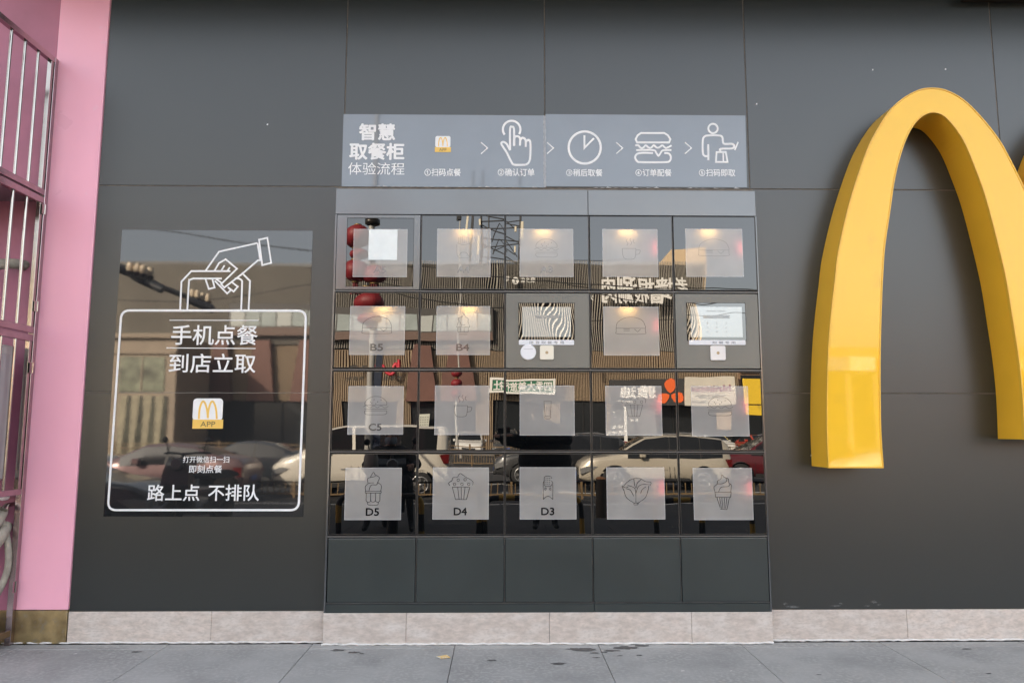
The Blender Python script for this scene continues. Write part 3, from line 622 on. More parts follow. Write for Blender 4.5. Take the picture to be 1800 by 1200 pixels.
stroke(ic, smooth([c4(*p) for p in [(1535, 360), (1537, 295), (1560, 283), (1582, 300), (1582, 362)]], 4), 3.6, wpl)
stroke(ic, smooth([c4(*p) for p in [(1584, 318), (1600, 296), (1628, 312), (1630, 372)]], 4), 3.6, wpl)
stroke(ic, smooth([c4(*p) for p in [(1631, 330), (1650, 314), (1668, 335), (1668, 450), (1655, 500), (1630, 520)]], 4), 3.6, wpl)
stroke(ic, smooth([c4(*p) for p in [(1630, 520), (1535, 520), (1510, 495), (1470, 415), (1428, 350), (1440, 330), (1470, 345), (1492, 385), (1500, 400)]], 5), 3.6, wpl)
ic.build('hand_icon', white, bn)
ic = MB(); stroke(ic, [c5(405+130*math.cos(R(a)), 367+130*math.sin(R(a))) for a in range(0, 360, 8)], 4.0, wpl, True)
stroke(ic, [c5(403, 268), c5(403, 370), c5(480, 292)], 3.6, wpl); ic.build('clock_icon', white, bn)
ic = MB()
stroke(ic, [c5(*p) for p in [(818, 300), (835, 268), (862, 250), (1050, 250), (1080, 268), (1100, 300), (1090, 326), (830, 326)]], 3.4, wpl, True)
stroke(ic, smooth([c5(*p) for p in [(815, 350), (840, 350), (860, 370), (880, 368), (900, 350), (925, 368), (945, 368), (965, 350), (990, 368), (1010, 366), (1035, 350), (1060, 370), (1080, 366), (1110, 350)]], 4), 3.2, wpl)
stroke(ic, smooth([c5(*p) for p in [(822, 388), (960, 388), (985, 410), (1003, 434), (1022, 410), (1040, 390), (1108, 388)]], 4), 3.2, wpl)
stroke(ic, smooth([c5(*p) for p in [(960, 412), (850, 412), (815, 440), (830, 478), (870, 486), (1050, 486), (1095, 476), (1103, 440), (1085, 415), (1050, 412)]], 5), 3.4, wpl)
ic.build('burger_icon', white, bn)
ic = MB()
stroke(ic, [c5(1446+38*math.cos(R(a)), 213+38*math.sin(R(a))) for a in range(0, 360, 15)], 3.4, wpl, True)
stroke(ic, smooth([c5(*p) for p in [(1408, 470), (1408, 400), (1407, 340)]], 3), 3.4, wpl)
stroke(ic, smooth([c5(*p) for p in [(1405, 436), (1380, 436), (1363, 410), (1363, 310), (1375, 280), (1405, 270), (1495, 270), (1522, 285), (1532, 335), (1600, 338), (1618, 355), (1600, 375), (1508, 378), (1508, 400)]], 4), 3.4, wpl)
stroke(ic, [c5(*p) for p in [(1650, 322), (1622, 388)]], 2.8, wpl)
stroke(ic, [c5(*p) for p in [(1475, 404), (1550, 404), (1564, 484), (1470, 484)]], 3.0, wpl, True)
stroke(ic, [c5(1528, 404), c5(1530, 484)], 2.6, wpl)
ic.build('person_icon', white, bn)
def m_logo(par, x0, y0, x1, y1, wd, m, Y, nm='arches_print'):
    ic = MB(); w_ = x1-x0; h_ = y1-y0
    pl = lambda p: wp(x0+w_*p[0], y1-h_*p[1], Y)
    L_ = smooth([(0.05, 0), (.08, .5), (.17, .86), (.27, .99), (.37, .86), (.46, .5), (.5, .04)], 4)
    stroke(ic, L_, wd, pl); stroke(ic, [(1-p[0], p[1]) for p in L_], wd, pl); return ic.build(nm, m, par)
def badge(par, x0, y0, x1, y1, yy, ybot, Y, ex):
    a = wp(x0, y1, Y); b = wp(x1, y0, Y)
    MB().prism(rrect(a.x, a.z, b.x, b.z, (b.x-a.x)*.12, 4), Y, Y-.0003).build('badge', white, par)
    a = wp(x0-ex, ybot, Y); b = wp(x1+ex, yy, Y)
    MB().prism([(a.x, a.z), (b.x, a.z), (b.x, b.z), (a.x, b.z)], Y, Y-.0008).build('badge_strip', badge_y, par)
    m_logo(par, x0+(x1-x0)*.18, y0+(y1-y0)*.12, x1-(x1-x0)*.18, y1-(y1-y0)*.08, .10, badge_y, Y-.0006)
    wtext(par, 'badge_lettering', 'APP', x0+(x1-x0)*.26, yy+(ybot-yy)*.22, x1-(x1-x0)*.26, ybot-(ybot-yy)*.2, .0, badge_ink, Y-.0012)
badge(bn, 765, 239.5, 792, 259, 259, 267.5, YB, .7)

# ------------------------------------------------------------------ glossy sticker on the left
sk = empty('wall_sticker', (-2, -.001, 1.5), 'tall glossy sticker with white paper bag outline and hand', 'sticker')
q0 = wp(182, 907, 0); q1 = wp(215, 404, 0); q2 = wp(550, 406, 0); q3 = wp(533, 908, 0)
def skew(u, v):
    a = Vector((q0.x+(q3.x-q0.x)*u, q0.z+(q3.z-q0.z)*u)); b = Vector((q1.x+(q2.x-q1.x)*u, q1.z+(q2.z-q1.z)*u)); return a+(b-a)*v
gv = []; gn = 30
ph = [rnd.uniform(0, 6) for _ in range(6)]
for j in range(gn+1):
    for i in range(gn+1):
        p = skew(i/gn, j/gn); gv.append((p.x, -.0022+.00018*math.sin(4*p.x+ph[0]+2*p.y)+.00012*math.sin(5*p.y+ph[1]+3*p.x), p.y))
MB().add(gv, [(j*(gn+1)+i, j*(gn+1)+i+1, (j+1)*(gn+1)+i+1, (j+1)*(gn+1)+i) for j in range(gn) for i in range(gn)], True).build('film_sheet', sticker_m, sk)
# crease where the film bridges the cladding joint
z_ = wp(300, 690, 0).z
MB().tube([(q0.x+.02+(q3.x-q0.x-.0)*i/30, -.0026, z_+.001*math.sin(i*1.7)) for i in range(31)], .0016, 5).build('film_crease', mat('crease', (.32, .29, .25), .3, ior=1.6), sk)
YS = -.0042
spl = lambda p: wp(p[0], p[1], YS)
def c6(x, y): return (170+x/4.0, 380+y/4.0)
def c9(x, y): return (350+x/7.5, 400+y/7.5)
og = MB()
def lerp(a, b, t): return (a[0]+(b[0]-a[0])*t, a[1]+(b[1]-a[1])*t)
# bag body: rounded corners on a slightly leaning quad
A_, B_, C_, D_ = (213.5, 545.5), (538, 546), (525, 896), (189.5, 896)
def corner(p, q_, r_, rad): 
    a = Vector(p)+(Vector(q_)-Vector(p)).normalized()*rad; b = Vector(q_)+(Vector(r_)-Vector(q_)).normalized()*0
    return a
def rounded(poly, rad, n=7):
    out = []
    for i in range(len(poly)):
        P = Vector(poly[i-1]); Q = Vector(poly[i]); S = Vector(poly[(i+1) % len(poly)])
        a = Q+(P-Q).normalized()*rad; b = Q+(S-Q).normalized()*rad
        for k in range(n+1):
            t = k/n; out.append(tuple((1-t)**2*a+2*t*(1-t)*Q+t*t*b))
    return out
stroke(og, rounded([A_, B_, C_, D_], 15), 3.9, spl, True); og.build('bag_outline', white, sk)
og = MB()
stroke(og, [c6(587, 655), c6(596, 460), c6(665, 386), c6(940, 386)], 3.1, spl)
stroke(og, [c6(1068, 655), c6(1078, 455), c6(1020, 398)], 3.1, spl)
stroke(og, rounded([c6(637, 655), c6(650, 437)], 0, 1)[:0] or smooth([c6(637, 655), c6(648, 470), c6(655, 448), c6(680, 438)], 4)+[c6(880, 438)], 3.1, spl)
stroke(og, smooth([c6(1016, 655), c6(1022, 480), c6(1020, 452), c6(1000, 438)], 4)+[c6(970, 438)], 3.1, spl)
og.build('handle_outline', white, sk)
og = MB()
for pl_, cl in [([(85, 570), (262, 318), (768, 205)], 0), ([(200, 575), (262, 468), (350, 418), (500, 542), (290, 745), (332, 790), (565, 612), (775, 432), (812, 432)], 0),
                ([(290, 570), (336, 498)], 0), ([(372, 570), (405, 525)], 0), ([(790, 160), (900, 135), (950, 465), (832, 495)], 1), ([(770, 205), (806, 430)], 0),
                ([(85, 680), (128, 808), (205, 790), (175, 680)], 0), ([(205, 700), (370, 868), (420, 822), (378, 785)], 0), ([(225, 680), (305, 735)], 0), ([(430, 718), (510, 778), (455, 842), (378, 785)], 0)]:
    stroke(og, [c9(*p) for p in pl_], 2.9, spl, bool(cl))
og.build('hand_outline', white, sk)
og = MB()
stroke(og, [(298, 562.7), (454.5, 562.9)], 1.3, spl); stroke(og, [(292.5, 611.3), (449.5, 612.3)], 1.5, spl); og.build('rule_line', white, sk)
for tx in [('手机点餐', 301, 571, 453, 606, .012), ('到店立取', 297, 621, 449.5, 655, .012), ('打开微信扫一扫', 321.5, 801.5, 403, 812.8, .006), ('即刻点餐', 332, 817, 390.5, 830.8, .012), ('路上点', 259, 851, 351, 880, .014), ('不排队', 366, 851, 455.5, 880, .014)]:
    wtext(sk, 'lettering', *tx, Y=YS)
badge(sk, 338, 700, 392.5, 739, 737, 753, YS, 0)

# ------------------------------------------------------------------ yellow arches sign
ar = empty('arches_sign', (3, 0, 1), 'big yellow double arch sign standing proud of the grey wall', 'sign')
YF = -.262
outer = [(1456, 822), (1453.5, 757), (1453.5, 696), (1455.5, 619), (1460, 557), (1467.5, 490), (1474, 438), (1492.5, 358), (1514, 290), (1532.6, 244), (1560, 199), (1585, 174.5), (1613, 159), (1636, 155), (1662, 158.5), (1693, 175), (1724, 205), (1755, 244), (1776, 281), (1800, 330), (1808, 350)]
inner = [(1552.7, 822), (1548.6, 757.5), (1547.4, 696), (1547.4, 619), (1549.3, 542), (1552, 480), (1555.5, 432), (1563.5, 377), (1572.7, 315), (1585, 266), (1600, 230), (1616, 209), (1634, 199), (1653, 201), (1671, 216), (1693, 247), (1711.5, 290), (1730, 340), (1748.5, 407.5), (1767, 485), (1779, 557), (1790, 628), (1797, 696), (1800.5, 772)]
o2 = [wp(p[0], p[1], YF) for p in smooth(outer, 4)]; i2 = [wp(p[0], p[1], YF) for p in smooth(inner, 4)]
AX = wp(1815, 400, YF).x
o2 = [p for p in o2 if p.x < AX-.004]; zl = o2[-1].z-.03
L_ = [(p.x, p.z) for p in o2]+[(AX, zl)]
mir = [(2*AX-x, z) for (x, z) in L_[:-1]][::-1]
Li = [(p.x, p.z) for p in i2]
poly = L_+mir+[(2*AX-x, z) for (x, z) in Li]+Li[::-1]
def offset_poly(pl, d):
    n = len(pl); out = []
    for i in range(n):
        a, b, c = Vector(pl[i-1]), Vector(pl[i]), Vector(pl[(i+1) % n]); n1 = (b-a); n2 = (c-b)
        n1 = Vector((n1.y, -n1.x)).normalized(); n2 = Vector((n2.y, -n2.x)).normalized(); m_ = n1+n2
        if m_.length < .3: m_ = n1
        m_.normalize(); out.append(tuple(b+m_*d/max(.5, m_.dot(n1))))
    return out
inn = offset_poly(poly, .008)
n = len(poly)
MB().add([(x, YF, z) for x, z in inn], [tuple(range(n))]).build('arch_face', yellow, ar)
rim = MB(); rim.add([(x, YF, z) for x, z in inn]+[(x, YF+.002, z) for x, z in inn], [(i, (i+1) % n, n+(i+1) % n, n+i) for i in range(n)])
rim.add([(x, YF+.002, z) for x, z in inn]+[(x, YF-.004, z) for x, z in offset_poly(poly, .006)]+[(x, YF-.004, z) for x, z in offset_poly(poly, -.001)]+[(x, YF+.02, z) for x, z in offset_poly(poly, -.001)],
        [(r_*n+i, r_*n+(i+1) % n, (r_+1)*n+(i+1) % n, (r_+1)*n+i) for r_ in range(3) for i in range(n)])
rim.build('edge_trim', mat('arch_trim', (.86, .50, .05), .3), ar)
MB().add([(x, YF+.019, z) for x, z in poly]+[(x, -.004, z) for x, z in poly], [(i, (i+1) % n, n+(i+1) % n, n+i) for i in range(n)], False).build('arch_return', yellowside, ar)


# ================================================================== the street that the glass mirrors
FT = 60.0; FY = -(FT-CAM_D)
def X(px, py=600, T=FT): return vp(px, py, T).x
def Z(py, T=FT, px=900): return vp(px, py, T).z
finm = mat('fin_pale', (.38, .35, .30), .6, var=.12, vs_=.5); backdark = mat('fascia_backing', (.010, .010, .010), .8)
backtan = mat('timber_backing', (.13, .085, .05), .7, var=.2, vs_=1.5); brown = mat('brown_cladding', (.13, .056, .040), .6, var=.1, vs_=1)
darkglass = mat('shop_glass', (.02, .022, .024), .08, ior=1.5); paleglass = mat('window_blind', (.30, .34, .33), .3, var=.15, vs_=.7)
tanwall = mat('tan_wall', (.27, .215, .16), .7, var=.1, vs_=1)
sl = empty('slatted_building', (X(900), FY, 0), 'long timber slatted shop building across the road, mirrored in the glass', 'building')
GZ = RZ+.13
xL, xR = -62.0, X(1237, 500)
MB().box(xL, xR, FY-14, FY-.3, GZ, Z(467)).build('wall', backdark, sl)
MB().box(xL, X(1290), FY-.30, FY-.20, Z(703), Z(608)).build('timber_wall', backtan, sl)
pitch = .148
def fins(xa, xb, za, zb, y0=FY-.2, dp=.20, m=finm, wd=.036, nm='fin'):
    mb = MB(); x = xa
    while x < xb:
        mb.box(x, x+wd, y0, y0+dp, za, zb); x += pitch
    return mb.build(nm, m, sl, kind='stuff')
bx0, bx1 = X(405, 565), X(869, 565)
fins(xL, bx0, Z(608), Z(463)); fins(bx0, bx1, Z(541), Z(463)); fins(bx0, bx1, Z(606), Z(590)); fins(bx1, xR, Z(608), Z(462))
tanfin = mat('fin_tan', (.33, .245, .16), .6, var=.12, vs_=.5)
tf = MB(); x = xL
browns = [(325, 36), (392, 36), (465, 40), (545, 44), (742, 46), (808, 50)]
while x < X(1290):
    tf.box(x, x+.066, FY-.2, FY-.05, Z(703), Z(609)); x += pitch
tf.build('fin', tanfin, sl, kind='stuff')
for c_, w_ in browns:
    MB().prism([(X(c_-w_/3), Z(600)), (X(c_+w_/3), Z(600)), (X(c_+w_*.62), Z(704)), (X(c_-w_*.62), Z(704))], FY-.25, FY+.5).build('brown_panel', brown, sl)
# strip of upper windows
wb = MB().box(bx0, bx1, FY-.5, FY+.45, Z(592), Z(537)).build('window_bay', mat('bay_frame', (.05, .045, .04), .5), sl)
MB().box(bx0+.05, bx1-.05, FY+.45, FY+.5, Z(592), Z(578)).build('bay_sill', mat('bay_sill', (.13, .08, .06), .6), wb)
x = bx0+.2; k = 0
while x < bx1-1.2:
    MB().box(x, x+1.15, FY+.452, FY+.48, Z(576), Z(549)).build('pane', paleglass if k % 3 else mat('blind_b', (.42, .44, .42), .3), wb); x += 1.25; k += 1
# street level shops
k = 0; x = xL+30
while x < X(1290):
    MB().box(x, x+2.3, FY-.32, FY-.27, GZ+.1, Z(706)).build('shop_window', darkglass, sl); MB().box(x+2.3, x+2.42, FY-.3, FY-.2, GZ, Z(704)).build('mullion', backdark, sl); x += 2.42; k += 1
for a, b in [(588, 606), (698, 722), (836, 862), (935, 985), (1066, 1071)]:
    mb = MB(); x = X(a)
    while x < X(b): mb.box(x, x+.066, FY-.19, FY-.05, GZ, Z(703)); x += pitch
    mb.build('slat_pillar', tanfin, sl, kind='stuff'); MB().box(X(a), X(b), FY-.28, FY-.19, GZ, Z(703)).build('pillar', backtan, sl)
def board(name, label, px0, px1, py0, py1, m, T=FT-.9, frame=None, th=.25, cat='sign'):
    a = vp(px0, py1, T); b = vp(px1, py0, T)
    o = empty(name, (a.x, a.y, a.z), label, cat)
    MB().bevbox(a.x, b.x, a.y-th, a.y, a.z, b.z, .02).build('panel', m, o)
    if frame:
        f_, wd = frame; mb = MB()
        for (p, q, r_, t_) in ((a.x, b.x, a.z, a.z+wd), (a.x, b.x, b.z-wd, b.z), (a.x, a.x+wd, a.z+wd, b.z-wd), (b.x-wd, b.x, a.z+wd, b.z-wd)): mb.box(p, q, a.y+.001, a.y+.05, r_, t_)
        mb.build('frame', f_, o)
    return o
def stext(par, body, px0, px1, py0, py1, m, T=FT-.9, bold=.03, dy=.02, nm='lettering'):   # reads correctly seen from the wall, so mirrored in the glass
    a = vp(px0, py1, T); b = vp(px1, py0, T); t = MB()
    text_fit(t, body, bold, lambda p: Vector((b.x+(a.x-b.x)*p[0], a.y+dy, a.z+(b.z-a.z)*p[1])), 1)
    return t.build(nm, m, par)
swhite = mat('sign_white', (.75, .74, .70), .5); sgreen = mat('sign_green', (.03, .15, .08), .5); sblack = mat('sign_black', (.045, .043, .042), .5)
sred = mat('sign_red', (.55, .03, .05), .5); sdark = mat('sign_dark', (.02, .018, .014), .6); sorange = mat('sign_orange', (.80, .14, .03), .5); spurple = mat('sign_purple', (.25, .03, .10), .5)
o = board('green_shop_sign', 'green sign with white characters in a white frame across the road', 857, 976, 664, 690, sgreen, frame=(swhite, .16)); stext(o, '四季大美旅行社', 862, 971, 668.5, 686, swhite)
o = board('roof_lettering', 'big white characters standing on the slatted fascia across the road', 1052, 1206, 494, 530, sdark, th=.04)
for ch in list(o.children): bpy.data.objects.remove(ch)
stext(o, '老墙根涮肉', 1056, 1205, 493, 529, swhite, bold=.022, dy=.35); stext(o, '火', 1038, 1046, 514, 524, swhite, bold=.02, dy=.35)
o = empty('branch_lettering', vp(922, 500, FT-.9), 'small white characters with a round mark on the slatted fascia', 'sign')
stext(o, '良乡店', 918, 944, 492, 502, swhite, bold=.02, dy=.3); t = MB(); c = vp(906, 497, FT-.6); t.lathe([(.33, 0), (.33, .02)], c, 20, 'y'); t.build('round_mark', swhite, o); stext(o, '2', 903.5, 908.5, 493, 501, sblack, T=FT-.62, dy=.05); stext(o, '号', 885, 894, 490, 499, swhite, dy=.3)
o = empty('script_sign', vp(670, 640, FT-.9), 'red flowing script with dark characters on the timber slats', 'sign')
mb = MB(); cp = [(656, 636), (660, 632), (666, 636), (668, 646), (668, 652), (670, 636), (674, 634), (676, 646), (678, 652), (684, 656), (690, 650), (694, 634), (700, 632), (703, 640), (704, 624)]
mb.tube([vp(p[0], p[1], FT-.8) for p in smooth(cp, 4)], .14, 6).build('script', sred, o)
stext(o, '经 典', 614, 646, 631, 646, sdark, dy=.2); stext(o, '美容院', 612, 641, 659, 666, sdark, dy=.2); stext(o, '养 生 会 馆', 661, 704, 659, 667, sdark, dy=.2)
o = board('black_shop_sign', 'black fascia sign with white characters and an orange three leaf mark', 1070, 1202, 664, 709, sblack, T=FT-1.2)
stext(o, '雅迪', 1090, 1153, 675, 697, swhite, T=FT-1.2, bold=.05); stext(o, '高端电动车专卖', 1081, 1115, 701.5, 705, swhite, T=FT-1.2, bold=0)
for a0 in (90, 210, 330):
    c = vp(1177, 686, FT-1.2); q = [(0, .06), (.16, .18), (.30, .42), (.34, .62), (.22, .80), (0, .92), (-.22, .80), (-.34, .62), (-.30, .42), (-.16, .18)]
    ca, sa = math.cos(R(a0-90)), math.sin(R(a0-90))
    MB().prism([(c.x+1.25*(p[0]*ca-p[1]*sa), c.z-.12+1.25*(p[0]*sa+p[1]*ca)) for p in q], c.y+.01, c.y+.05).build('leaf_mark', sorange, o)
o = board('bridal_sign', 'cream shop sign with purple letters beside the black fascia sign', 1203, 1287, 662, 710, mat('sign_cream', (.62, .58, .50), .5, var=.06, vs_=1), T=FT-1.6)
stext(o, 'hinii', 1249, 1278, 677, 688, spurple, T=FT-1.6); stext(o, '熙妮·智美', 1214, 1247, 679, 688, spurple, T=FT-1.6, bold=.01); stext(o, '～ SINCE 1996 ～', 1220, 1272, 692, 698, sdark, T=FT-1.6, bold=.01); stext(o, '6666 6666', 1214, 1240, 702, 705, sdark, T=FT-1.6, bold=0)
o = board('yellow_shop_sign', 'bright yellow sign board at the right end of the shops', 1305, 1352, 665, 710, mat('sign_yellow', (.75, .50, .03), .5, dirt=((.4, .3, .05), 2, .6, .7, .6)), T=FT-3)
stext(o, '豆', 1336, 1350, 676, 694, sdark, T=FT-3); o = board('yellow_shop_sign', 'lower yellow board beneath the bright yellow sign', 1308, 1345, 712, 728, _m['sign_yellow'], T=FT-3)
o = board('window_poster', 'pale timetable poster in a dark shop window', 739, 757, 724, 752, mat('poster', (.55, .56, .48), .5), T=FT-.5, th=.05)
stext(o, '▪▪▪▪\n▪▪▪▪\n▪▪▪▪\n▪▪▪▪\n▪▪▪▪', 741, 755, 729, 748, sdark, T=FT-.5, bold=0)
o = board('shop_front_print', 'grey shop front with printed repair words under the black sign', 1074, 1150, 711, 770, mat('shopfront_grey', (.12, .12, .12), .3), T=FT-.6, th=.1)
stext(o, '修车', 1076, 1096, 747, 754, swhite, T=FT-.6); stext(o, '换电池', 1068, 1098, 757, 764, swhite, T=FT-.6); stext(o, '雅迪', 1108, 1124, 735, 741, swhite, T=FT-.6)
o = board('white_door_poster', 'tall white banner strip standing by the grey shop front', 1098, 1102, 712, 778, swhite, T=FT-2, th=.05)
o = board('pale_shop_panel', 'pale slatted screen by the cream shop sign', 1262, 1284, 722, 752, tanfin, T=FT-2.4, th=.2)  # plain pale board in the tan slat colour
# low tan pavilion, seen in the sticker
PT = 52.0
pav = empty('tan_pavilion', vp(250, 700, PT), 'low tan building with curtained windows on the left across the road', 'building')
a = vp(60, 795, PT); b = vp(312, 586, PT)
MB().box(a.x-12, b.x, a.y-6, a.y, GZ, b.z).build('wall', tanwall, pav)
MB().bevbox(a.x-12, b.x+.15, a.y+.001, a.y+.3, b.z-.35, b.z, .05).build('cornice', tanwall, pav); MB().bevbox(a.x-12, b.x, a.y+.001, a.y+.15, vp(250, 622, PT).z, vp(250, 617, PT).z, .03).build('string_course', tanwall, pav)
for (p0_, p1_) in ((110, 190), (208, 290)):
    q = vp(p0_, 690, PT); r_ = vp(p1_, 627, PT)
    wn = MB().box(q.x, r_.x, a.y+.001, a.y+.05, q.z, r_.z).build('window', mat('curtain_glass', (.16, .17, .12), .2, var=.6, vs_=1.2), pav)
    MB().box((q.x+r_.x)/2-.05, (q.x+r_.x)/2+.05, a.y+.051, a.y+.1, q.z, r_.z).build('mullion', tanwall, wn)
    q = vp(p0_-3, 792, PT); r_ = vp(p1_+4, 697, PT)
    wn = MB().box(q.x, r_.x, a.y+.001, a.y+.05, GZ+.1, r_.z).build('window', mat('curtain_dark', (.055, .055, .04), .2, var=.7, vs_=1), pav)
    for j in range(4):
        xx = q.x+(r_.x-q.x)*(j+.3)/4; MB().prism([(xx-.18, GZ+.1), (xx+.14, GZ+.1), (xx+.3, r_.z), (xx-.25, r_.z)], a.y+.052, a.y+.09).build('curtain', mat('curtain', (.30, .27, .19), .8, var=.2, vs_=3), wn)
# far blocks
fb = empty('beige_block', vp(1200, 470, 110), 'beige building showing over the slatted roof', 'building')
a = vp(1161, 480, 110); b = vp(1237, 438, 110)
MB().prism([(a.x, -2), (b.x, -2), (b.x, b.z), (X(1176, 445, 110), b.z-.3), (a.x, vp(1161, 466, 110).z)], a.y-14, a.y).build('wall', mat('beige_block', (.62, .47, .30), .8, var=.05), fb)
rb = empty('low_shop_block', vp(1330, 620, 64), 'lower brown shop building at the right end across the road', 'building')
a = vp(1292, 700, 64); b = vp(1800, 612, 64)
MB().box(a.x, b.x+40, a.y-10, a.y, GZ, b.z).build('wall', mat('block_brown', (.30, .19, .12), .8, var=.2, vs_=.6), rb)
for k in range(18):
    MB().box(a.x+.4+2.4*k, a.x+2.2+2.4*k, a.y+.001, a.y+.08, GZ+.2, b.z-2.4).build('shop_window', darkglass, rb)
    MB().bevbox(a.x+.2+2.4*k, a.x+2.4+2.4*k, a.y+.001, a.y+.4, b.z-2.1, b.z-.9, .03).build('shop_board', [mat('board_white', (.6, .58, .52), .5), sred, mat('sign_yellow'if 0 else 'board_tan', (.5, .36, .2), .5), mat('board_blue', (.08, .14, .3), .5)][k % 4], rb)

# lattice tower and masts behind the roof
TT = 120.0
tw = empty('phone_mast', vp(870, 470, TT), 'lattice phone mast with antennas above the slatted roof', 'mast')
mz = mat('galvanised', (.04, .04, .042), .6)
tz0, tz1 = 0, vp(870, 300, TT).z
def leg(px, nm='leg'): x = X(px, 430, TT); MB().tube([(x, -(TT-CAM_D), tz0), (x+.2, -(TT-CAM_D), tz1)], .19, 6).build(nm, mz, tw); return x
xa, xb = leg(829), leg(912); xc = leg(846); 
for i, (l, r_) in enumerate([(398, 392), (409, 404), (424, 428), (440, 432), (455, 466), (385, 402), (432, 470), (402, 430)]):
    MB().tube([(X(846, l, TT), -(TT-CAM_D), vp(846, l, TT).z), (X(912, r_, TT), -(TT-CAM_D), vp(912, r_, TT).z)], .10, 5).build('brace', mz, tw)
for pts in ([(862, 430), (873, 399), (885, 425)], [(863, 452), (872, 424), (889, 447)], [(863, 446), (880, 437), (905, 452)], [(890, 392), (908, 410)], [(885, 425), (910, 456)], [(856, 470), (862, 380), (866, 360)]):
    MB().tube([vp(p[0], p[1], TT) for p in pts], .09, 5).build('brace', mz, tw)
an = mat('antenna_cream', (.70, .64, .50), .5)
for (px, py0, py1, w_) in ((822, 388, 412, .35), (832, 384, 410, .28), (917, 394, 424, .45), (906, 402, 412, .3), (905, 436, 448, .3), (845, 394, 404, .35), (842, 420, 452, .3)):
    q = vp(px, py1, TT-.5); r_ = vp(px, py0, TT-.5); MB().bevbox(q.x-w_/2, q.x+w_/2, q.y-.1, q.y+.15, q.z, r_.z, .04).build('antenna', an if px not in (832,) else mz, tw)

# lantern poles
redm = mat('lantern_red', (.20, .010, .014), .55, var=.1, vs_=4); goldm = mat('lantern_gold', (.30, .20, .07), .4, metal=.5); polew = mat('pole_white', (.38, .37, .345), .4, var=.08); bluem = mat('banner_blue', (.012, .022, .05), .6)
def lantern(par, c, r_, h):
    prof = [(.30, -1), (.62, -.86), (.88, -.55), (1, -.15), (1, .15), (.88, .55), (.62, .86), (.30, 1)]
    n = 24; mb = MB(); v = []
    for (a_, z_) in prof:
        for j in range(n): th = 2*math.pi*j/n; rr = a_*r_*(1-.05*(j % 3 == 0)); v.append(c+Vector((rr*math.cos(th), rr*math.sin(th), z_*h)))
    mb.add(v, [(i*n+j, i*n+(j+1) % n, (i+1)*n+(j+1) % n, (i+1)*n+j) for i in range(len(prof)-1) for j in range(n)], True)
    l_ = mb.build('lantern', redm, par)
    MB().lathe([(.32*r_, -1.12*h), (.36*r_, -1.0*h), (.30*r_, -.98*h)], c, 14).lathe([(.30*r_, .98*h), (.36*r_, 1.0*h), (.32*r_, 1.12*h)], c, 14).build('collar', goldm, l_)
    mb = MB()
    for j in range(8): th = j*math.pi/4; mb.tube([c+Vector((.2*r_*math.cos(th), .2*r_*math.sin(th), -1.1*h)), c+Vector((.24*r_*math.cos(th), .24*r_*math.sin(th), -1.6*h))], .05*r_, 4)
    mb.build('tassel', redm, l_)
T1 = 18.0
p_ = vp(650, 780, T1); lp = empty('lantern_pole', (p_.x, p_.y, RZ), 'pale lamp pole hung with big dark red lanterns near the kerb', 'lamp post')
zc = vp(640, 392, T1).z; MB().tube([(p_.x, p_.y, RZ), (p_.x, p_.y, 3), (p_.x, p_.y, zc)], [.10, .08, .07], 20).build('pole', polew, lp); MB().tube([(p_.x, p_.y, zc), (p_.x, p_.y, zc+5)], [.08, .06], 16).build('upper_pole', mat('pole_bronze', (.045, .035, .028), .4), lp)
MB().lathe([(.2, 0), (.2, .04), (.14, .06), (.14, .12)], (p_.x, p_.y, RZ), 20).build('base', polew, lp)
zc = vp(640, 392, T1).z
MB().lathe([(.10, -.16), (.17, -.12), (.17, .02), (.12, .04), (.15, .08), (.15, .16), (.10, .2)], (p_.x, p_.y, zc), 20).build('collar_ring', mat('ring_dark', (.03, .025, .02), .3, metal=.5), lp)
MB().tube([(p_.x, p_.y, zc+4.9), (p_.x-.4, p_.y, zc+5.1), (p_.x-1.8, p_.y, zc+5.3)], .04, 10).build('arm', polew, lp); MB().bevbox(p_.x-2.4, p_.x-1.7, p_.y-.12, p_.y+.12, zc+5.24, zc+5.36, .03).build('lamp_head', polew, lp)
zb_ = vp(662, 810, T1).z; MB().box(p_.x+.09, p_.x+.26, p_.y-.012, p_.y+.012, zb_, vp(660, 600, T1).z).build('blue_banner', bluem, lp)
for (px, py, r_, h_) in ((631, 421, .36, .25), (628, 482, .37, .28), (662, 488, .30, .24), (634, 451, .24, .12), (650, 529, .33, .22), (650, 556, .25, .14)):
    lantern(lp, vp(px, py, T1-.5), r_, h_)
T2 = 46.0
p2_ = vp(806, 770, T2); lp2 = empty('lantern_pole', (p2_.x, p2_.y, RZ), 'thin white lamp pole with three small red lanterns on the far side', 'lamp post')
MB().tube([(p2_.x, p2_.y, RZ), (p2_.x, p2_.y, 6), (p2_.x, p2_.y, vp(806, 385, T2).z)], [.09, .06, .04], 12).build('pole', polew, lp2)
q = vp(807, 394, T2); r_ = vp(807, 372, T2); MB().bevbox(q.x-.16, q.x+.16, q.y-.1, q.y+.1, q.z, r_.z, .03).build('camera_box', blackpaint, lp2)
for py in (657, 673, 690): lantern(lp2, vp(805.5, py, T2-.2), .30, .23)

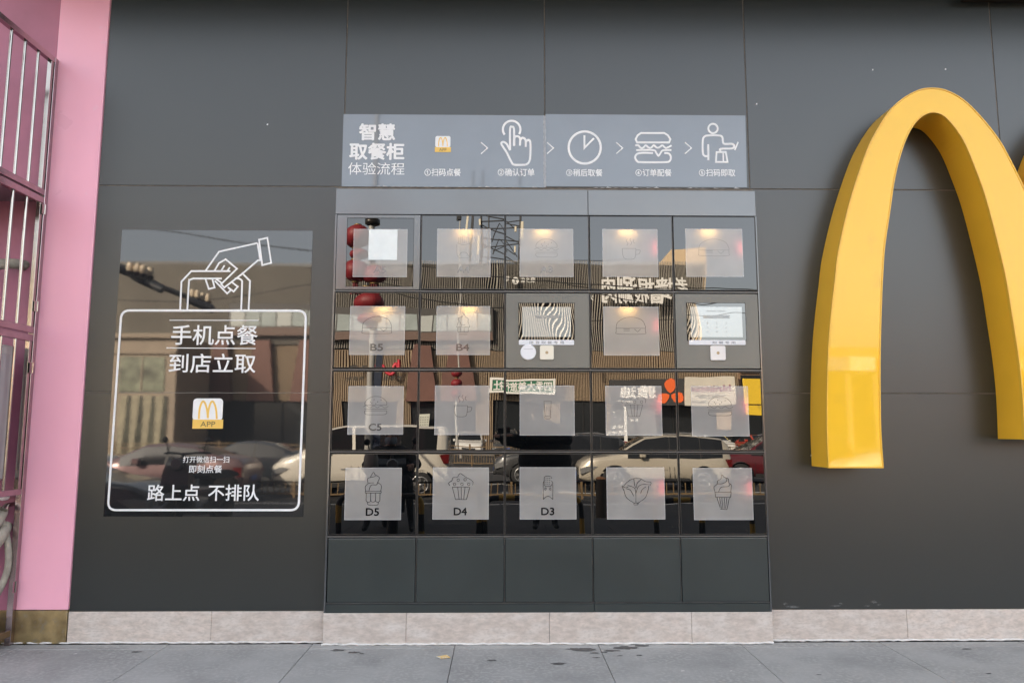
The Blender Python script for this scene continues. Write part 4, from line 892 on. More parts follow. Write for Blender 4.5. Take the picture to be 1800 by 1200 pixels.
# floodlight arm and cables, mirrored in the sticker
fa = empty('floodlight_arm', vp(290, 500, 14), 'dark boom with two rows of floodlights crossing above the road', 'floodlight')
bp = [vp(150, 462, 13), vp(215, 474, 13.2), vp(290, 508, 14), vp(340, 527, 15), vp(372, 538, 16)]
MB().tube(bp, [.09, .085, .05, .05, .04], 10).build('boom', mat('boom_dark', (.03, .035, .04), .5), fa)
flm = mat('flood_cream', (.62, .52, .38), .4)
for (px, py, T_, s_) in ((228, 470, 13, 1), (241, 472, 13, 1), (251, 475, 13, 1), (263, 479, 13.2, 1), (338, 516, 14.6, .85), (347, 518, 14.6, .85), (356, 522, 14.8, .85), (366, 524, 15, .85)):
    c = vp(px, py, T_); lh = MB().lathe([(.055*s_, -.07), (.068*s_, .0), (.05*s_, .075)], c, 12, 'z').build('floodlight', flm, fa); MB().lathe([(.05*s_, -.15), (.075*s_, -.08)], c, 12, 'z').build('housing', blackpaint, lh)
for pts in ([(215, 468), (246, 489), (285, 506)], [(330, 523), (355, 533), (375, 540)]): MB().tube([vp(p[0], p[1]+4, 13.6) for p in pts], .07, 8).build('bracket', _m['boom_dark'], fa)
cbl = mat('cable', (.015, .015, .015), .6)
for pts, T_, r_, lab in [([(100, 392), (285, 406), (420, 425), (550, 440)], 22, .018, 'upper black cable crossing the sky in the sticker'), ([(100, 520), (300, 530), (430, 520), (560, 498), (700, 500)], 30, .02, 'sagging cable low across the slatted fascia'), ([(540, 470), (735, 472), (860, 489), (1000, 502), (1180, 512), (1350, 520)], 30, .022, 'middle cable crossing the slatted fascia'),
                         ([(600, 480), (700, 512), (800, 528), (870, 537), (1000, 525)], 26, .02, 'dark cable dipping over the upper windows'), ([(1000, 505), (1100, 522), (1180, 533), (1300, 535)], 28, .018, 'cable passing below the big roof characters'), ([(1000, 560), (1100, 557), (1200, 556), (1300, 552)], 30, .016, 'lowest cable in front of the slatted fascia'), ([(735, 471), (850, 468), (950, 466), (1100, 459)], 50, .025, 'thin cable along the slatted roof edge')]:
    mb = MB(); mb.tube([vp(p[0], p[1], T_) for p in smooth(pts, 6)], r_, 5); tag(mb.build('overhead_cable', cbl), lab, 'cable', 'cables over the street')

# ------------------------------------------------------------------ vehicles
tyre_m = mat('tyre', (.02, .02, .02), .8); rim_m = mat('wheel_alloy', (.55, .55, .55), .3, metal=.8); carglass = mat('car_glass', (.012, .013, .014), .05, ior=1.5)
lampc = mat('lamp_clear', (.22, .22, .22), .06); lampr = mat('lamp_red', (.11, .008, .008), .15); trim = mat('car_trim', (.02, .02, .02), .6); plate_m = mat('number_plate', (.05, .12, .4), .5)
def interp(tab, x):
    if x <= tab[0][0]: return tab[0][1]
    for (a, b) in zip(tab, tab[1:]):
        if x <= b[0]: t = (x-a[0])/(b[0]-a[0]); return a[1]+(b[1]-a[1])*t
    return tab[-1][1]
def make_car(name, label, paint, L, W, top, belt, wins, wx, wr, shield, rear, zb=.26, tum=.26, cat='car'):
    root = empty(name, (0, 0, 0), label, cat)
    xsn = sorted(set([-L/2, -L/2+.06, -L/2+.2, L/2-.2, L/2-.07, L/2]+[v for w_ in wins for v in w_]+[t[0] for t in top]+[b[0] for b in belt]+[-L/2+L*i/16 for i in range(1, 16)]))
    xx = [xsn[0]]
    for x in xsn[1:]:
        if x-xx[-1] > .02: xx.append(x)
    hw = W/2; rings = []
    for x in xx:
        e = min(1, (L/2-abs(x))/.55); wf = 1-.16*(1-e)**2; wv = hw*wf; zt = interp(top, x); zbl = min(interp(belt, x), zt-.02); d = zt-zbl
        up = .09*(1-e)**1.5; wt = wv*.95-tum*d
        rings.append([(0, zb+up), (.82*wv, zb+up), (.96*wv, zb+up+.06), (wv, zb+.42*(zbl-zb)), (.99*wv, zb+.72*(zbl-zb)), (.955*wv, zbl), (wt, zt-.05 if d > .15 else zt-.01), (wt-.10, zt), (0, zt+.018)])
    nr = len(rings[0])
    def P(i, j, s): q = rings[i][j]; return (xx[i], s*q[0], q[1])
    body = MB(); pillar = MB(); glass = {}
    for i in range(len(xx)-1):
        mx = (xx[i]+xx[i+1])/2
        for j in range(nr-1):
            key = None
            if j == 5:
                for k_, w_ in enumerate(wins):
                    if w_[0] <= mx <= w_[1]: key = ('side_window', k_)
            if j in (7,) and shield[0] <= mx <= shield[1]: key = ('windscreen', 0)
            if j in (7,) and rear[0] <= mx <= rear[1]: key = ('rear_window', 0)
            for s in (1, -1):
                q = [P(i, j, s), P(i+1, j, s), P(i+1, j+1, s), P(i, j+1, s)]
                if not key and j == 5 and cat != 'van' and wins[0][0] < mx < wins[-1][1]: pillar.add(q, [(0, 1, 2, 3)], True); continue
                if key:
                    kk = key+((s,) if key[0] == 'side_window' else (0,)); glass.setdefault(kk, MB()).add(q, [(0, 1, 2, 3)], True)
                else: body.add(q, [(0, 1, 2, 3)], True)
    for i in (0, len(xx)-1):
        body.add([P(i, j, 1) for j in range(nr)]+[P(i, j, -1) for j in range(nr-1, -1, -1)], [tuple(range(2*nr))])
    me = body.mesh(); bm = bmesh.new(); bm.from_mesh(me); bmesh.ops.remove_doubles(bm, verts=bm.verts, dist=.0005); bmesh.ops.recalc_face_normals(bm, faces=bm.faces); bm.to_mesh(me); bm.free()
    link('body', me, paint, root)
    if pillar.v: link('window_pillar', pillar.mesh(), trim, root)
    for kk, g_ in glass.items(): link(kk[0], g_.mesh(), carglass, root)
    for wxx in wx:
        for s in (1, -1):
            y = s*hw
            MB().lathe([(wr+.075, 0), (wr+.07, s*.012), (wr+.04, s*.014)], (wxx, y-s*.02, wr), 26, 'y').lathe([(0, 0), (wr+.05, 0)], (wxx, y-s*.002, wr), 26, 'y').build('wheel_arch', trim, root)
            w_ = MB().lathe([(wr*.62, -s*.14), (wr*.97, -s*.14), (wr, -s*.11), (wr, s*.005), (wr*.95, s*.022), (wr*.66, s*.022)], (wxx, y-s*.0, wr), 30, 'y').build('wheel', tyre_m, root)
            rb_ = MB(); rb_.lathe([(wr*.66, s*.01), (wr*.66, s*.026), (wr*.58, s*.026), (wr*.56, s*.008)], (wxx, y, wr), 28, 'y'); rb_.lathe([(wr*.14, s*.006), (wr*.14, s*.03), (.01, s*.034)], (wxx, y, wr), 12, 'y')
            for k_ in range(10):
                a_ = 2*math.pi*(k_//2)/5+(.17 if k_ % 2 else -.17); r0, r1 = wr*.1, wr*.6; hwid = wr*.045
                dx, dz = math.cos(a_), math.sin(a_); px_, pz_ = -dz, dx
                rb_.prism([(wxx+dx*r0+px_*hwid, wr+dz*r0+pz_*hwid), (wxx+dx*r0-px_*hwid, wr+dz*r0-pz_*hwid), (wxx+dx*r1-px_*hwid, wr+dz*r1-pz_*hwid), (wxx+dx*r1+px_*hwid, wr+dz*r1+pz_*hwid)], y+s*.008, y+s*.024)
            rb_.build('rim', rim_m, w_)
    fx, bx = L/2, -L/2; zf = interp(belt, fx-.2); zr = interp(belt, bx+.2)
    for s in (1, -1):
        MB().prism([(fx-.02, zf-.10), (fx-.04, zf-.26), (fx-.30, zf-.20), (fx-.52, zf-.06), (fx-.25, zf-.045)], s*(hw*.60), s*(hw*.995)).build('headlight', lampc, root)
        MB().prism([(bx+.005, zr-.04), (bx+.005, zr-.28), (bx+.12, zr-.28), (bx+.24, zr-.04)], s*(hw*.74), s*(hw*.975)).build('taillight', lampr, root)
        xm = shield[0]+.05; zm = interp(belt, xm)+.03
        MB().bevbox(xm-.08, xm+.12, s*hw+(-.02 if s > 0 else -.16), s*hw+(.16 if s > 0 else .02), zm, zm+.16, .03).build('mirror', paint, root)
        for w_ in wins[-2:]:
            MB().bevbox(w_[0]+.05, w_[0]+.25, s*hw*.995-.02, s*hw*.995+.025, zb+.74*(zf-zb), zb+.74*(zf-zb)+.035, .008).build('door_handle', rim_m if 'white' in name else paint, root)
        for w_ in wins[1:]:                            # shut lines of the doors
            for xd in (w_[0]-.015, w_[1]-.12):
                ws = hw; MB().prism([(xd, zb+.14), (xd+.012, zb+.14), (xd+.012, zf*.96), (xd, zf*.96)], s*(ws-.02), s*(ws+.002)).build('shut_line', trim, root)
        if cat != 'van' and 'suv' in name: MB().tube([(-1.5, s*(hw-.36), 1.70), (-1.2, s*(hw-.36), 1.755), (.1, s*(hw-.36), 1.755), (.4, s*(hw-.36), 1.69)], .018, 6).build('roof_rail', rim_m, root)
        MB().bevbox(wx[0]+wr+.12, wx[1]-wr-.12, s*hw-.03, s*hw+.008, zb, zb+.12, .01).build('sill', trim, root)
    MB().bevbox(fx-.10, fx+.03, -hw*.8, hw*.8, zb+.06, zb+.24, .03).build('front_bumper', trim, root); MB().bevbox(bx-.03, bx+.1, -hw*.8, hw*.8, zb+.02, zb+.22, .03).build('rear_bumper', trim, root)
    MB().bevbox(fx-.02, fx+.035, -.42, .42, zf-.22, zf-.10, .01).build('grille', trim, root); MB().bevbox(fx+.032, fx+.042, -.22, .22, zb+.16, zb+.30, .003).build('front_plate', plate_m, root); MB().bevbox(bx-.042, bx-.031, -.22, .22, zb+.3, zb+.44, .003).build('rear_plate', plate_m, root)
    return root
def place(root, x, y, rz, z=RZ+.004):
    root.location = (x, y, z); root.rotation_euler = (0, 0, rz)
creamp = mat('van_white', (.66, .62, .54), .25, coat=.6); champ = mat('champagne', (.58, .52, .42), .28, metal=.25, coat=.7); greyp = mat('grey_paint', (.10, .10, .10), .25, metal=.5, coat=.7); redp = mat('dark_red', (.10, .008, .012), .25, coat=.8); bredp = mat('red_paint', (.40, .05, .03), .3, coat=.6)
mauve = mat('mauve_paint', (.22, .14, .14), .3, metal=.4, coat=.6); navy = mat('dark_paint', (.02, .024, .03), .2, coat=.8); whitep = mat('white_paint', (.68, .67, .64), .25, coat=.6)
VT = 21.7; CYR = lambda T: -(T-CAM_D)
van = make_car('white_van', 'cream white panel van with dark side windows facing left', creamp, 4.9, 1.75,
    [(-2.45, 1.78), (-2.3, 1.95), (-1.2, 1.99), (.45, 1.97), (.85, 1.87), (1.3, 1.50), (1.7, 1.20), (2.2, 1.04), (2.45, .84)], [(-2.45, 1.18), (1.0, 1.14), (1.7, 1.04), (2.45, .78)],
    [(-2.18, -1.62), (-1.57, .14), (.24, 1.38)], [-1.68, 1.22], .34, (.88, 1.68), (-2.45, -2.38), tum=.17, cat='van')
place(van, vp(788, 800, VT-.9).x-2.45, CYR(VT), math.pi)
SUVT = [(-2.33, 1.05), (-2.2, 1.42), (-2.0, 1.60), (-1.2, 1.69), (-.2, 1.71), (.35, 1.64), (.75, 1.42), (1.15, 1.14), (1.5, 1.06), (2.0, .98), (2.25, .86), (2.33, .72)]; SUVB = [(-2.33, 1.0), (-.5, 1.0), (1.1, .98), (2.0, .88), (2.33, .64)]
SUVW = [(-2.0, -1.33), (-1.30, -.345), (-.315, .98)]
def suv(name, label, paint, cat='car'): return make_car(name, label, paint, 4.66, 1.82, SUVT, SUVB, SUVW, [-1.38, 1.35], .355, (.40, 1.14), (-2.25, -2.0), cat=cat)
ST = 23.6
c1 = suv('pale_suv', 'pale champagne sport utility car with alloy wheels facing left', champ); place(c1, (vp(1022, 800, ST).x+vp(1268, 800, ST).x)/2, CYR(ST), math.pi)
c2 = suv('grey_suv', 'dark grey sport utility car behind the photographer', greyp); place(c2, vp(866, 800, ST+2.5).x+2.33, CYR(ST+2.5), math.pi)
c3 = suv('dark_red_suv', 'dark red sport utility car behind the pale one', redp); place(c3, vp(1240, 780, ST+2.5).x+2.33, CYR(ST+2.5), math.pi)
SEDT = [(-2.3, .92), (-2.15, 1.08), (-1.6, 1.16), (-1.0, 1.38), (-.4, 1.46), (.2, 1.44), (.9, 1.14), (1.2, 1.02), (1.9, .92), (2.25, .78), (2.3, .66)]; SEDB = [(-2.3, .88), (-1.6, .96), (1.0, .93), (2.0, .82), (2.3, .6)]
def sedan(name, label, paint): return make_car(name, label, paint, 4.6, 1.78, SEDT, SEDB, [(-1.35, -.42), (-.34, .78)], [-1.36, 1.36], .32, (.22, 1.05), (-1.55, -.95), zb=.2)
c4 = sedan('red_car', 'car with bright red roof behind the photographer', bredp); place(c4, vp(1055, 790, 30).x, CYR(30), math.pi)
c5_ = suv('parked_white_car', 'small white car parked nose towards us at the far shops', whitep); place(c5_, vp(826, 790, 53).x, CYR(53), math.pi/2, RZ+.13)
c6_ = sedan('mauve_car', 'mauve sedan seen in the sticker behind the scooter', mauve); place(c6_, vp(290, 820, 20).x, CYR(20), math.pi)
c7 = sedan('dark_car', 'black sedan nearest the wall at the left of the sticker', navy); place(c7, vp(190, 860, 13.5).x-1.2, CYR(13.6), 0)
c8 = sedan('black_car', 'black sedan parked beyond the mauve sedan', navy); place(c8, vp(440, 800, 25).x, CYR(25), math.pi)
c10 = suv('dark_suv', 'dark car parked by the dark shop windows', greyp); place(c10, vp(885, 790, 52).x, CYR(52), math.pi/2, RZ+.13)
for i, (px, T_, p_, lab) in enumerate([(1180, 50, greyp, 'grey car parked under the black shop sign'), (1255, 50, whitep, 'white car parked under the cream shop sign'), (1580, 24, whitep, 'white car beyond the dark red one, mirrored in the arch'), (1740, 30, navy, 'dark car further right along the road'), (1330, 50, bredp, 'red car parked under the yellow sign'), (60, 22, whitep, 'white car at far left along the road')]):
    c = sedan('parked_car', lab, p_); place(c, vp(px, 800, T_).x, CYR(T_), math.pi if T_ < 40 else math.pi/2, RZ+.004 if T_ < 40 else RZ+.13)

# ------------------------------------------------------------------ guard rails and kerb bollards
fence_m = mat('rail_brown', (.19, .125, .06), .5, var=.15)
def guard(name, label, xa, xb, y, z0, z1, bays, dense=.13, posth=.12):
    f = empty(name, (xa, y, z0), label, 'guard rail'); L_ = (xb-xa)/bays
    for i in range(bays+1): MB().bevbox(xa+L_*i-.035, xa+L_*i+.035, y-.035, y+.035, z0, z1+posth, .006).build('post', fence_m, f)
    for i in range(bays):
        a_, b_ = xa+L_*i+.036, xa+L_*(i+1)-.036
        for zz in (z1, z0+.14, z1-.17*(z1-z0 > .7)): MB().box(a_, b_, y-.018, y+.018, zz-.04, zz).build('rail', fence_m, f)
        mb = MB(); x = a_+dense/2
        while x < b_: mb.box(x-.011, x+.011, y-.010, y+.010, z0+.141, z1-.041-.17*(z1-z0 > .7)); x += dense
        mb.build('pickets', fence_m, f, kind='stuff')
guard('guard_rail', 'low brown barred rail in front of the van and pale car', -9.5, 14, -(20.4-CAM_D), RZ, .0, 12, dense=.16, posth=0)
guard('guard_rail', 'tall brown barred fence along the middle of the road', -22, 24, -(38-CAM_D), RZ, .68, 18)
def stripes(mb_pts, r_, par, nm, cols, seg=.2):
    # tube cut in lengths, alternately black and yellow
    pts = [Vector(p) for p in mb_pts]; acc = [pts[0]]; tot = 0; k = 0
    for a_, b_ in zip(pts, pts[1:]):
        L_ = (b_-a_).length; d = 0
        while tot+(L_-d) >= seg:
            t = seg-tot; d += t; p = a_+(b_-a_)*(d/L_); acc.append(p); MB().tube(acc, r_, 12, cap=False).build(nm, cols[k % 2], par); acc = [p]; tot = 0; k += 1
        if d < L_: tot += L_-d; acc.append(b_)
    if len(acc) > 1: MB().tube(acc, r_, 12, cap=False).build(nm, cols[k % 2], par)
BS = 4.75
def hoop(px0, px1, label, pyt=873):
    T = CAM_D+BS; a = vp(px0, 900, T); b = vp(px1, 900, T); zt = vp((px0+px1)/2, pyt, T).z; r_ = .12
    h = empty('hoop_barrier', (a.x, a.y, 0), label, 'barrier', 'yellow and black hoop barriers')
    pts = [(a.x, a.y, 0), (a.x, a.y, zt-r_)]+[(a.x+r_-r_*math.cos(t), a.y, zt-r_+r_*math.sin(t)) for t in (.4, .8, 1.2)]+[(a.x+r_, a.y, zt), (b.x-r_, a.y, zt)]+[(b.x-r_+r_*math.sin(t), a.y, zt-r_+r_*math.cos(t)) for t in (.4, .8, 1.2)]+[(b.x, a.y, zt-r_), (b.x, a.y, 0)]
    stripes(pts, .038, h, 'pipe', (blackpaint, hazy), .215)
    for x in (a.x, b.x): MB().lathe([(.075, 0), (.075, .008), (.045, .01)], (x, a.y, 0), 16).build('foot', blackpaint, h)
hoop(852, 1021, 'hoop barrier of striped pipe behind the photographer\'s legs'); hoop(600, 742, 'striped hoop barrier beneath the scooter rider', 870); hoop(1150, 1318, 'striped hoop barrier at the right under the pale car', 878)
for px, pyt, lab in ((842, 838, 'striped post just left of the middle hoop barrier'), (1229, 898, 'striped post in the middle of the right hoop barrier'), (1056, 842, 'brown topped post beside the pale car wheel')):
    T = CAM_D+(BS if px != 1056 else 9.5); a = vp(px, 900, T); zt = vp(px, pyt, T).z; gz = 0 if px != 1056 else RZ
    b_ = empty('bollard', (a.x, a.y, gz), lab, 'bollard'); stripes([(a.x, a.y, gz), (a.x, a.y, zt)], .04 if px != 1056 else .1, b_, 'pipe', (blackpaint, hazy) if px != 1056 else (mat('post_brown', (.06, .045, .03), .6), _m['post_brown']), .2)
    MB().lathe([(.041 if px != 1056 else .1, 0), (.038 if px != 1056 else .09, .03), (.01, .05)], (a.x, a.y, zt), 12).build('cap', mat('cap_orange', (.65, .30, .12), .5), b_)

# ------------------------------------------------------------------ people
def skinned(name, verts, edges, rad, m, parent=None, sub=2):
    me = bpy.data.meshes.new('s'); me.from_pydata([tuple(v) for v in verts], edges, []); o = bpy.data.objects.new('s', me); col.objects.link(o)
    o.modifiers.new('s', 'SKIN')
    for i, v in enumerate(me.skin_vertices[0].data):
        r_ = rad[i]; v.radius = r_ if isinstance(r_, tuple) else (r_, r_); v.use_root = (i == 0)
    o.modifiers.new('x', 'SUBSURF').levels = sub
    n = bpy.data.meshes.new_from_object(o.evaluated_get(bpy.context.evaluated_depsgraph_get())); bpy.data.objects.remove(o)
    n.polygons.foreach_set('use_smooth', [True]*len(n.polygons)); n.materials.clear()
    return link(name, n, m, parent)
skin_m = mat('skin', (.42, .24, .17), .5); hair_m = mat('hair', (.01, .009, .008), .5); coat_m = mat('black_coat', (.010, .010, .011), .75, bump=.004, bs=25); trous = mat('dark_trousers', (.012, .012, .014), .8, bump=.002, bs=40); shoe_m = mat('shoe', (.03, .03, .03), .5); mask_m = mat('face_mask', (.32, .36, .42), .7)
redcloth = mat('maroon_cloth', (.05, .008, .010), .8)
def body(root, J, coat, legs):
    K = list(J); id_ = {k: i for i, k in enumerate(K)}
    E = [('pel', 'waist'), ('waist', 'chest'), ('chest', 'neck'), ('neck', 'head0'), ('head0', 'head1')]
    for s in 'LR': E += [('chest', 'sh'+s), ('sh'+s, 'el'+s), ('el'+s, 'wr'+s), ('pel', 'hip'+s), ('hip'+s, 'kn'+s), ('kn'+s, 'an'+s), ('an'+s, 'toe'+s)]
    Rr = dict(pel=(.17, .13), waist=(.17, .12), chest=(.19, .135), neck=.06, head0=(.075, .085), head1=(.072, .085))
    for s in 'LR': Rr.update({'sh'+s: .085, 'el'+s: .062, 'wr'+s: .036, 'hip'+s: .10, 'kn'+s: .068, 'an'+s: .044, 'toe'+s: .038})
    b = skinned('body', [J[k] for k in K], [(id_[a], id_[c]) for a, c in E], [Rr[k] for k in K], coat, root)
    me = b.data
    for m_ in (legs, skin_m, shoe_m): me.materials.append(m_)
    off = root.location; neck = Vector(J['neck'])-off; pz = (Vector(J['pel'])-off)
    for p in me.polygons:
        c = p.center
        if (c-(Vector(J['head0'])-off)).length < .19 and c.z > neck.z+.01: p.material_index = 2
        elif c.z < .09: p.material_index = 3
        elif c.z < pz.z-.08: p.material_index = 1
    return b
def hand(root, wrist, d, up, side=1, grip=.6, nm='hand'):
    d = Vector(d).normalized(); up = (Vector(up)-d*d.dot(Vector(up))).normalized(); sd_ = d.cross(up)*side; w0 = Vector(wrist)
    v = [w0, w0+d*.045, w0+d*.085]; e = [(0, 1), (1, 2)]; r_ = [(.024, .018), (.036, .016), (.040, .014)]
    h = skinned(nm, v, e, r_, skin_m, root)
    for k, L_ in enumerate((.072, .080, .074, .060)):
        o_ = w0+d*.075+sd_*(.028-.019*k); a1 = o_+d*L_*.5-up*L_*grip*.25; a2 = a1+d*L_*.28-up*L_*grip*.45
        skinned('finger', [o_, a1, a2], [(0, 1), (1, 2)], [.0095, .0085, .007], skin_m, h, 1)
    o_ = w0+d*.03+sd_*.03; skinned('thumb', [o_, o_+d*.03+sd_*.025, o_+d*.058+sd_*.024-up*.015], [(0, 1), (1, 2)], [.012, .0105, .0085], skin_m, h, 1)
    return h
def face(root, head, fwd, hair=True, mask=False):
    fwd = Vector(fwd).normalized(); rt = fwd.cross(Vector((0, 0, 1))); hd = Vector(head)
    for s in (1, -1):
        c = hd+fwd*.085+rt*s*.032+Vector((0, 0, .01)); MB().lathe([(.002, -.006), (.009, -.004), (.011, 0), (.009, .004), (.002, .006)], c, 10).build('eye', hair_m, root)
        c = hd+rt*s*.080+Vector((0, 0, 0)); MB().lathe([(.004, -.03), (.012, -.015), (.014, .01), (.006, .03)], c, 8).build('ear', skin_m, root)
    c = hd+fwd*.092; MB().add([c+Vector((0, 0, .01)), c+rt*.014-Vector((0, 0, .03)), c-rt*.014-Vector((0, 0, .03)), c+fwd*.022-Vector((0, 0, .026))], [(0, 1, 3), (0, 3, 2), (1, 2, 3), (0, 2, 1)]).build('nose', skin_m, root)
    c = hd+fwd*.078-Vector((0, 0, .052)); MB().lathe([(.003, -.003), (.016, 0), (.003, .003)], c, 10).build('mouth', mat('lip', (.30, .10, .09), .5), root)
    if mask:
        n = 10; vv = []
        for j in range(4):
            for i in range(n+1):
                a = (-70+140*i/n); rr = .098+.012*(j in (1, 2)); vv.append(hd+fwd*rr*math.cos(R(a))+rt*rr*.85*math.sin(R(a))+Vector((0, 0, -.012-.030*j)))
        MB().add(vv, [(j*(n+1)+i, j*(n+1)+i+1, (j+1)*(n+1)+i+1, (j+1)*(n+1)+i) for j in range(3) for i in range(n)], True).build('face_mask', mask_m, root)
    # hair cap: back and top of the skull
    vv = []; n, m_ = 20, 8
    for j in range(m_+1):
        for i in range(n):
            a = 2*math.pi*i/n; el = math.pi/2*(1-j/m_*(1.38 if math.cos(a) < .3 else .62)); rr = .108
            vv.append(hd+Vector((0, 0, .03))+(fwd*math.cos(a)*math.cos(el)*rr)+(rt*math.sin(a)*math.cos(el)*rr*.86)+Vector((0, 0, math.sin(el)*rr*.98)))
    MB().add(vv, [(j*n+i, j*n+(i+1) % n, (j+1)*n+(i+1) % n, (j+1)*n+i) for j in range(m_) for i in range(n)], True).build('hair', hair_m, root)
# photographer: stands right behind the camera point, holding up a phone
px_ = vp(957, 780, 10.55).x; PY = -5.50
ph_ = empty('person', (px_, PY, 0), 'person in a bulky black coat photographing the locker', 'person')
cx0 = 0.0
J = dict(pel=(px_, PY, .96), waist=(px_-.01, PY, 1.12), chest=(px_-.04, PY+.02, 1.36), neck=(px_-.08, PY+.02, 1.53), head0=(px_-.10, PY+.05, 1.64), head1=(px_-.10, PY+.06, 1.72),
         shL=(px_-.22, PY+.02, 1.42), elL=(px_-.36, PY+.14, 1.20), wrL=(-.10, -5.20, 1.31), shR=(px_+.18, PY+.02, 1.42), elR=(px_+.36, PY+.08, 1.22), wrR=(.13, -5.22, 1.30),
         hipL=(px_-.10, PY, .90), knL=(px_-.11, PY+.03, .50), anL=(px_-.12, PY, .09), toeL=(px_-.14, PY+.15, .045), hipR=(px_+.10, PY, .90), knR=(px_+.12, PY+.02, .50), anR=(px_+.13, PY, .09), toeR=(px_+.16, PY+.14, .045))
body(ph_, J, coat_m, trous); face(ph_, (px_-.10, PY+.06, 1.70), (-.25, 1, -.2))
hand(ph_, J['wrL'], (.25, .9, .25), (0, .3, 1), 1, 1.0); hand(ph_, J['wrR'], (-.3, .9, .3), (0, .3, 1), -1, 1.0)
def coat(root, x, y, z0, z1, w0, w1, dp, m_):          # quilted coat: stacked soft rolls round the trunk
    n = 28; vv = []; rows = 30
    for j in range(rows+1):
        t = j/rows; z = z0+(z1-z0)*t; w_ = w0+(w1-w0)*t; q = 1+.035*abs(math.sin(math.pi*t*6)); tp = 1-.42*max(0, t-.82)/.18
        for i in range(n):
            a = 2*math.pi*i/n; ca, sa = math.cos(a), math.sin(a); e = .75
            vv.append((x-.04*t+math.copysign(abs(ca)**e, ca)*w_*q*tp, y+.01+math.copysign(abs(sa)**e, sa)*dp*q*tp, z))
    mb = MB().add(vv, [(j*n+i, j*n+(i+1) % n, (j+1)*n+(i+1) % n, (j+1)*n+i) for j in range(rows) for i in range(n)], True); mb.add(vv[:n], [tuple(range(n))])
    return mb.build('coat', m_, root)
coat(ph_, px_+.02, PY, .58, 1.50, .36, .37, .22, coat_m)
skinned('coat_sleeve', [J['shL'], J['elL'], tuple(Vector(J['elL']).lerp(Vector(J['wrL']), .8))], [(0, 1), (1, 2)], [.15, .12, .075], coat_m, ph_)
skinned('coat_sleeve', [J['shR'], J['elR'], tuple(Vector(J['elR']).lerp(Vector(J['wrR']), .8))], [(0, 1), (1, 2)], [.15, .13, .075], coat_m, ph_)
MB().bevbox(px_+.05, px_+.24, PY+.19, PY+.20, .9, 1.3, .003).build('maroon_panel', redcloth, ph_)
tag(MB().bevbox(-.06, .10, -5.115, -5.107, CAM_H-.045, CAM_H+.035, .003).build('phone', blackpaint), 'black phone held up sideways by the person in the bulky coat', 'phone')
# rider astride a scooter
RX = vp(684, 790, 10.3).x; RY = -5.35
def scooter(name, label, x, y, rz, paint):
    s = empty(name, (0, 0, 0), label, 'scooter')
    for wx_ in (-.62, .66):
        MB().lathe([(.15, -.05), (.24, -.055), (.26, -.03), (.26, .03), (.24, .055), (.15, .05)], (wx_, 0, .26), 26, 'y').build('wheel', tyre_m, s); MB().lathe([(.15, -.02), (.15, .02), (.02, .05)], (wx_, 0, .26), 20, 'y').build('hub', rim_m, s)
    MB().prism(smooth([(-.85, .55), (-.62, .70), (-.30, .72), (-.12, .60), (.02, .36), (.30, .34), (.40, .46), (.34, .26), (-.2, .22), (-.42, .34)], 4, True), -.13, .13, True).build('body', paint, s)
    MB().prism(smooth([(-.82, .72), (-.5, .80), (-.12, .78), (-.10, .70), (-.6, .68)], 4, True), -.14, .14, True).build('seat', black, s)
    MB().prism(smooth([(.34, .34), (.44, .34), (.58, .66), (.46, .98), (.38, .96), (.46, .66)], 4, True), -.19, .19, True).build('leg_shield', paint, s)
    MB().tube([(.66, .085, .26), (.52, .085, .62), (.44, 0, .95), (.40, 0, 1.06)], .022, 8).tube([(.66, -.085, .26), (.52, -.085, .62), (.45, 0, .9)], .022, 8).build('fork', blackpaint, s)
    MB().tube([(.30, -.34, 1.06), (.38, -.2, 1.07), (.40, 0, 1.05), (.38, .2, 1.07), (.30, .34, 1.06)], .016, 8).build('handlebar', blackpaint, s)
    for t in (1, -1): MB().tube([(.34, t*.26, 1.07), (.36, t*.30, 1.24)], .007, 6).lathe([(.01, -.01), (.04, -.008), (.04, .008), (.01, .01)], (.36, t*.31, 1.24), 14, 'x').build('mirror', blackpaint, s)
    MB().lathe([(.02, -.03), (.075, -.02), (.085, .04), (.07, .06)], (.50, 0, .93), 18, 'x').build('headlight', lampc, s); MB().prism([(.46, .50), (.62, .56), (.90, .40), (.92, .34), (.66, .50)], -.07, .07).build('mudguard', paint, s)
    s.location = (x, y, 0); s.rotation_euler = (0, 0, rz); return s
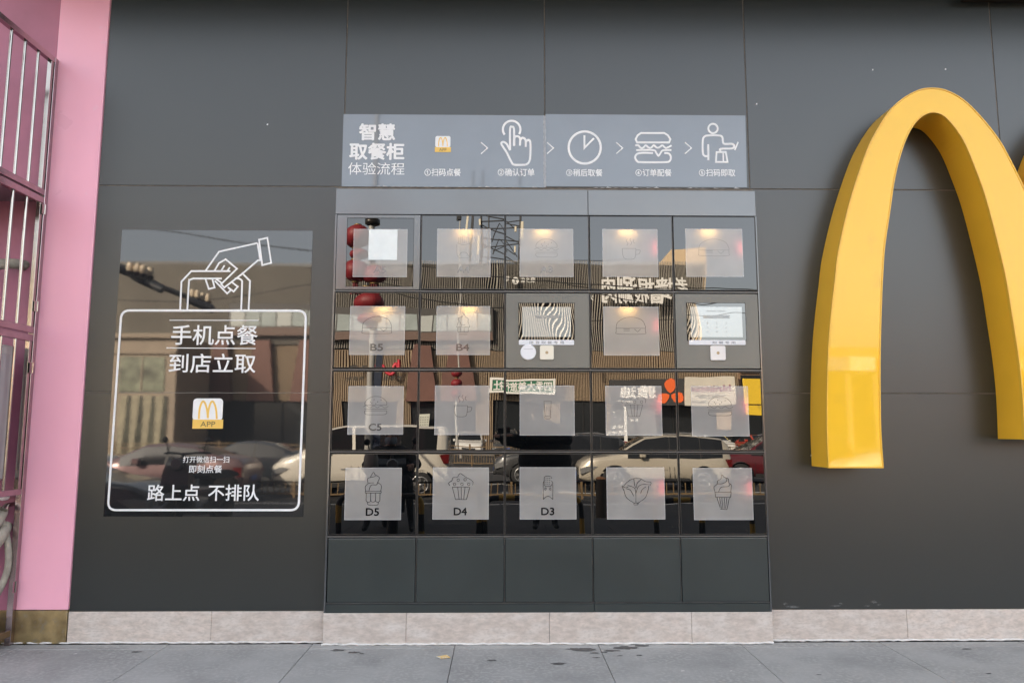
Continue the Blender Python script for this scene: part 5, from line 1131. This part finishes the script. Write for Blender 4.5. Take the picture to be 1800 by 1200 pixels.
scooter('scooter', 'black electric scooter under the masked rider', RX, RY, R(78), navy)
rd_ = empty('person', (RX, RY, 0), 'person in dark jacket and face mask astride the black scooter', 'person')
J = dict(pel=(RX-.03, RY-.35, .90), waist=(RX-.02, RY-.33, 1.02), chest=(RX, RY-.27, 1.20), neck=(RX, RY-.22, 1.33), head0=(RX, RY-.19, 1.42), head1=(RX, RY-.18, 1.50),
         shL=(RX-.21, RY-.25, 1.24), elL=(RX-.34, RY-.05, 1.05), wrL=(RX-.30, RY+.16, 1.06), shR=(RX+.21, RY-.25, 1.24), elR=(RX+.38, RY-.08, 1.05), wrR=(RX+.34, RY+.14, 1.07),
         hipL=(RX-.12, RY-.32, .87), knL=(RX-.28, RY+.02, .68), anL=(RX-.30, RY-.02, .12), toeL=(RX-.32, RY+.12, .045), hipR=(RX+.12, RY-.32, .87), knR=(RX+.28, RY+.02, .68), anR=(RX+.32, RY-.02, .12), toeR=(RX+.34, RY+.12, .045))
for k_ in J:
    if J[k_][2] > .75: J[k_] = (J[k_][0], J[k_][1], J[k_][2]-.16)
J['pel'] = (RX-.03, RY-.35, .80)
body(rd_, J, coat_m, trous); coat(rd_, RX, RY-.30, .70, 1.18, .32, .33, .22, coat_m); face(rd_, (RX, RY-.18, 1.31), (0, 1, -.05), mask=True); hand(rd_, J['wrL'], (.1, 1, -.1), (0, 0, 1), 1, 1.4); hand(rd_, J['wrR'], (-.1, 1, -.1), (0, 0, 1), -1, 1.4)
MB().tube([(RX-.16, RY-.20, .98), (RX, RY-.06, 1.08), (RX+.16, RY-.20, .98)], .05, 8).build('jacket_fold', coat_m, rd_)
scooter('scooter', 'dark scooter parked at the left, mirrored low in the sticker', vp(345, 850, 10.5).x, -5.5, R(100), navy)
tag(MB().lathe([(.05, 0), (.085, .05), (.09, .22), (.07, .30)], (vp(655, 830, 10.2).x, -5.0, .78), 14).build('pale_bag', mat('bag_white', (.60, .56, .50), .6)), 'pale bag hanging at the left of the scooter rider', 'bag')
